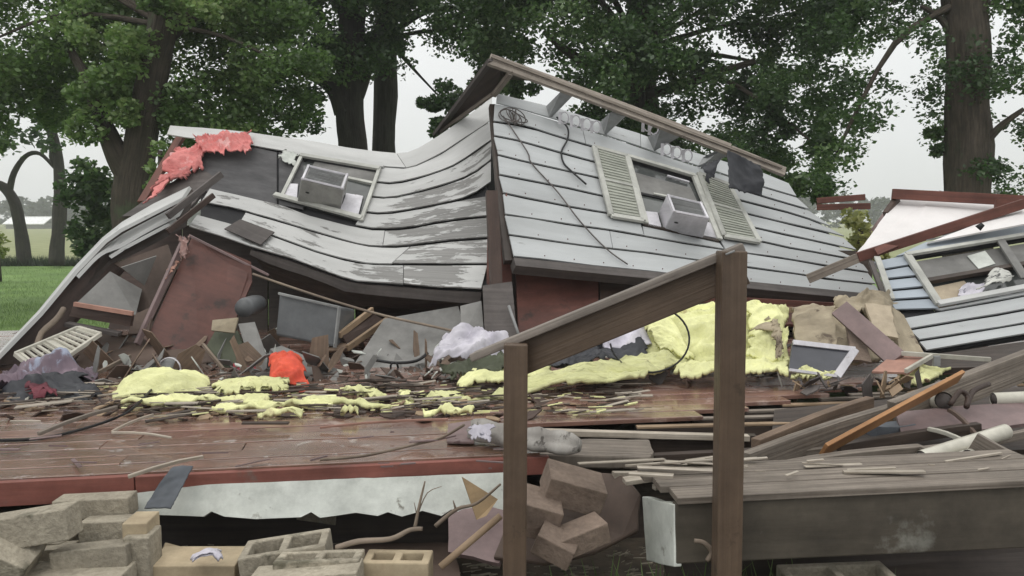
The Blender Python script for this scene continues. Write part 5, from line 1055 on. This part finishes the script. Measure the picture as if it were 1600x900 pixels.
B = [('long block tilted up at the left edge of the pile', (32, 826, 3.0), (-4, -8, 6), (.40, .13, .12), 0, 'block'),
     ('dark block lying under the red floor edge', (150, 790, 3.3), (0, -2, 3), (.31, .10, .085), 0, 'block'),
     ('small block under the dark upper block', (168, 826, 3.2), (-3, -2, 2), (.19, .10, .085), 0, 'block'),
     ('block with a smooth face at the middle of the left pile', (148, 868, 3.05), (-5, -5, 3), (.29, .11, .085), 0, 'block'),
     ('half hidden block left of the smooth faced one', (76, 870, 3.12), (-5, -5, 0), (.2, .11, .085), 0, 'block'),
     ('lowest block of the left pile, cut by the frame', (120, 904, 3.0), (0, -1, 2), (.42, .19, .09), 0, 'block'),
     ('short dark block tucked between the upper blocks of the left pile', (72, 852, 3.2), (0, 4, -6), (.2, .12, .08), 0, 'block'),
     ('brown brick lying at the foot of the curled board', (905, 838, 3.15), (4, -14, 20), (.22, .12, .09), 0, 'brown_block'),
     ('broken brown brick against the curled board', (868, 852, 3.1), (10, 24, -12), (.16, .12, .09), 0, 'brown_block'),
     ('broken block at the lower left corner', (18, 872, 2.95), (20, 30, 10), (.16, .16, .13), 0, 'block'),
     ('block standing upright at the right of the left pile', (224, 872, 3.12), (0, 0, 4), (.10, .14, .22), 0, 'block'),
     ('pale tan brick on top of the upright block', (221, 822, 3.16), (0, 0, 3), (.095, .14, .075), 0, 'tan_block'),
     ('tilted hollow block with its slot showing, left of the row', (450, 876, 3.15), (0, -7, 6), (.34, .19, .15), 1, 'block'),
     ('flat hollow block showing two dark cells', (500, 886, 3.0), (-7, -1, 2), (.325, .15, .09), 1, 'block'),
     ('lower block under the two celled one', (480, 908, 2.9), (-4, -4, 2), (.4, .16, .09), 0, 'block'),
     ('pale tan block right of the two celled one', (622, 892, 3.05), (-2, 0, -2), (.26, .14, .12), 1, 'tan_block'),
     ('tan block between the left pile and the hollow blocks', (310, 892, 3.2), (0, 2, 5), (.34, .2, .13), 0, 'tan_block'),
     ('rough tan chunk beside the upright block', (268, 884, 3.3), (20, 24, 20), (.12, .12, .12), 0, 'tan_block'),
     ('tumbled block resting against the floor edge right of the left post', (895, 762, 3.35), (10, 17, 5), (.25, .19, .12), 0, 'brown_block'),
     ('tumbled block below it, mostly hidden by the left post', (838, 800, 3.25), (10, 17, 5), (.18, .19, .14), 0, 'brown_block'),
     ('hollow block peeping out below the platform', (1310, 915, 3.0), (2, -1, 3), (.42, .19, .10), 1, 'block')]
for lab, c, r, d, h, m in B: block(lab, c, r, d, m, bool(h))
tag(sheet('white_lump', [(296, 862, 3.1), (350, 860, 3.15), (352, 876, 3.0), (298, 878, 3.0)], M['white_cloth'], nu=12, nv=8, amp=.04, th=.01, bulge=.04), 'crumpled white lump on the tan block', 'paper')
tag(slab('brown_sheet', [(850, 752, 3.6), (905, 735, 3.65), (975, 742, 3.6), (1002, 772, 3.5), (998, 828, 3.4), (930, 862, 3.3), (850, 880, 3.25), (770, 870, 3.3), (800, 800, 3.5)], .03, M['cardboard'], bevel=.01, jag=.006), 'big curled brown board behind the tumbled blocks', 'board')
tag(slab('brown_sheet', [(700, 800, 3.55), (760, 790, 3.55), (800, 800, 3.5), (780, 880, 3.3), (700, 862, 3.4)], .03, M['mauve'], jag=.006), 'dull mauve board left of the left rail post', 'board')
tag(slab('plywood_scrap', [(722, 745, 3.4), (778, 780, 3.4), (760, 806, 3.35), (745, 812, 3.35)], .015, M['tan_card']), 'pointed tan plywood scrap in front of the white skirting', 'scrap')
tag(sheet('slate_rag', [(270, 730, 3.40), (303, 727, 3.42), (275, 797, 3.27), (224, 793, 3.24)], M['blue_rag'], nu=16, nv=20, amp=.02, th=.006, rag=.004), 'slate blue rag hanging over the red floor edge', 'rag')
tag(slab('soil_bank', [(240, 855, 3.7), (700, 848, 3.7), (720, 905, 3.3), (230, 910, 3.2)], .05, M['cardboard'], jag=.02), 'dark damp soil bank below the skirting', 'soil')
def br(label, pts, r0, r1, side=()):
    t = thing('fallen_branch', label, 'branch', pt(pts[0])); q = resample(pts, 4)
    tube('stem', q, [r0+(r1-r0)*i/(len(q)-1) for i in range(len(q))], M['twig'], t, sides=6, rough=.5)
    for s in side:
        q = resample(s, 3); tube('twig', q, [r1*1.1+(r1*.4-r1*1.1)*i/(len(q)-1) for i in range(len(q))], M['twig'], t, sides=5)
br('pale crooked branch lying from the hollow blocks up to the mauve board', [(525, 856, 3.1), (560, 846, 3.1), (610, 842, 3.1), (640, 828, 3.15), (660, 826, 3.15)], .012, .008)
br('thin upright twig in front of the white skirting', [(648, 826, 3.2), (655, 790, 3.2), (664, 752, 3.2)], .008, .003, [[(654, 800, 3.2), (668, 770, 3.2), (690, 760, 3.2)], [(652, 808, 3.2), (647, 785, 3.2)]])
br('dark branch slanting up behind the left rail post', [(680, 822, 3.15), (712, 796, 3.15), (745, 786, 3.1), (782, 756, 3.1)], .009, .005, [[(712, 796, 3.15), (708, 782, 3.15)]])
tag(tube('brown_pole', [(688, 886, 2.95), (782, 806, 3.05)], .014, M['tan_wood'], sides=8), 'brown pole leaning behind the foot of the left rail post', 'pole')
tag(tube('curled_strip', resample([(1085, 845, 2.85), (1100, 848, 2.85), (1112, 862, 2.85), (1105, 876, 2.85)], 4), .010, M['twig'], sides=5), 'pale curled strip in the weeds before the platform', 'strip')
# loose splinters and litter, too many to count
def litter(name, label, n, zone, m, L0, L1, seed, zz=FZ+.01):
    random.seed(seed); vs = []; fs = []; uv = []
    for _ in range(n):
        px, py = zone(); c = G(px, py, zz+random.uniform(0, .03)); a = random.gauss(.12, .28); l = random.uniform(L0, L1)*random.uniform(.4, 1); w = min(.035, l*random.uniform(.04, .16))
        d = Vector((math.cos(a), math.sin(a), random.uniform(-.05, .12))); s = Vector((-d.y, d.x, random.uniform(-.2, .2))); h = Vector((0, 0, random.uniform(.002, .008)))
        b = len(vs); q = [c-d*l/2-s*w/2, c+d*l/2-s*w/2, c+d*l/2+s*w/2, c-d*l/2+s*w/2]; vs += q+[v+h for v in q]; uv += [(0, 0), (l, 0), (l, w), (0, w)]*2
        fs += [[b, b+3, b+2, b+1], [b+4, b+5, b+6, b+7], [b, b+1, b+5, b+4], [b+1, b+2, b+6, b+5], [b+2, b+3, b+7, b+6], [b+3, b, b+4, b+7]]
    o = mk(name, vs, fs, m, None, uv, kind='stuff'); o['label'] = label; o['category'] = 'litter'; return o
U = random.uniform
litter('splinters', 'pale wood splinters scattered over the back of the floor', 190, lambda: (U(0, 1000), max(600, random.gauss(614, 16))), M['pale_lumber'], .04, .35, 1)
litter('splinters', 'dark splinters and scraps scattered over the floor', 260, lambda: (U(0, 1000), random.gauss(615, 18)), M['dark_wood'], .05, .4, 2)
litter('insulation_crumbs', 'yellow insulation crumbs among the splinters', 150, lambda: (U(150, 1000), U(600, 650)), M['yellow'], .03, .16, 3)
litter('splinters', 'grey splinters strewn on the right lumber heap', 26, lambda: (U(960, 1600), U(712, 745)), M['pale_lumber'], .05, .5, 4, FZ+.09)
litter('wet_litter', 'light flecks of litter stuck on the wet floor', 26, lambda: (U(0, 800), U(665, 735)), M['mauve'], .03, .2, 5)
litter('rubble_crumbs', 'small rubble and chips on the soil in the foreground', 500, lambda: (U(0, 1150), U(850, 905)), M['block'], .02, .09, 6, .03)
def scraps(label, n, zone, m, seed, L=(.05, .28), tilt=.6):
    random.seed(seed); vs = []; fs = []; uv = []
    for _ in range(n):
        px, py, Y = zone(); c = P(px, py, Y); R3 = Euler((random.gauss(0, tilt), random.gauss(0, tilt), random.uniform(-3, 3))).to_matrix()
        l = random.uniform(*L); w = l*random.uniform(.12, .7); k = random.randint(4, 6); b = len(vs)
        ring = [Vector((l*.5*math.cos(6.283*i/k+.5)*random.uniform(.7, 1.3), w*.5*math.sin(6.283*i/k+.5)*random.uniform(.7, 1.3), 0)) for i in range(k)]
        for z in (.004, -.004):
            for v in ring: vs.append(c+R3@(v+Vector((0, 0, z)))); uv.append((v.x, v.y))
        fs += [[b+i for i in range(k)], [b+k+i for i in range(k)][::-1]]+[[b+i, b+k+i, b+k+(i+1) % k, b+(i+1) % k] for i in range(k)]
    o = mk('broken_scraps', vs, fs, m, None, uv, kind='stuff'); o['label'] = label; o['category'] = 'scraps'
def zI(): y = U(560, 600); return U(60, 700), y, 1.1/((y-346)/1256)*1.0
def zH(): y = U(515, 572); return U(150, 740), y, min(6.9, 1.0/((y-346)/1256))
def zR(): y = U(592, 612); return U(1240, 1600), y, U(4.9, 5.3)
def zM(): y = U(540, 590); return U(660, 1240), y, 1.02/((y-346)/1256)
def zD(): y = U(600, 655); return U(0, 900), y, 1.08/((y-346)/1256)
scraps('grey board scraps tumbled under the left wing', 110, zI, M['grey_card'], 11); scraps('brown board scraps tumbled under the left wing', 130, zI, M['cardboard'], 12)
scraps('broken brown panels jammed under the left wing', 34, zH, M['brown_split'], 21, (.12, .5), .9); scraps('broken grey panels jammed under the left wing', 22, zH, M['grey_card'], 22, (.1, .4), .9); scraps('pale torn bits jammed under the left wing', 30, zH, M['skirt'], 23, (.04, .16), .9)
scraps('pale torn scraps tumbled under the left wing', 60, zI, M['skirt'], 13, (.03, .14)); scraps('brown scraps heaped behind the lumber', 30, zR, M['plate'], 14)
scraps('pale scraps heaped behind the lumber', 22, zR, M['tan_wood'], 15, (.04, .2)); scraps('mixed scraps around the yellow insulation', 90, zM, M['plate'], 16, (.04, .2))
scraps('pale scraps around the yellow insulation', 50, zM, M['skirt'], 17, (.03, .12)); scraps('dark scraps strewn across the floor debris', 120, zD, M['brown_wood'], 18, (.04, .22), .25)
scraps('pale yellowish scraps strewn across the floor debris', 80, zD, M['tan_wood'], 19, (.03, .2), .2)
# ---------------- haze ----------------
def haze():
    m = bpy.data.materials.new('haze'); m.use_nodes = True; t = m.node_tree; t.nodes.clear()
    o = t.nodes.new('ShaderNodeOutputMaterial'); v = t.nodes.new('ShaderNodeVolumePrincipled'); v.inputs['Color'].default_value = (.93, .95, .97, 1); v.inputs['Density'].default_value = .0014; v.inputs['Anisotropy'].default_value = .2
    t.links.new(v.outputs[0], o.inputs['Volume'])
    vs = [Vector((x, y, z)) for z in (-1.6, 16) for y in (-8, 260) for x in (-240, 240)]
    return mk('haze', vs, [[0, 2, 3, 1], [4, 5, 7, 6], [0, 1, 5, 4], [2, 6, 7, 3], [0, 4, 6, 2], [1, 3, 7, 5]], m, kind='stuff')
haze()
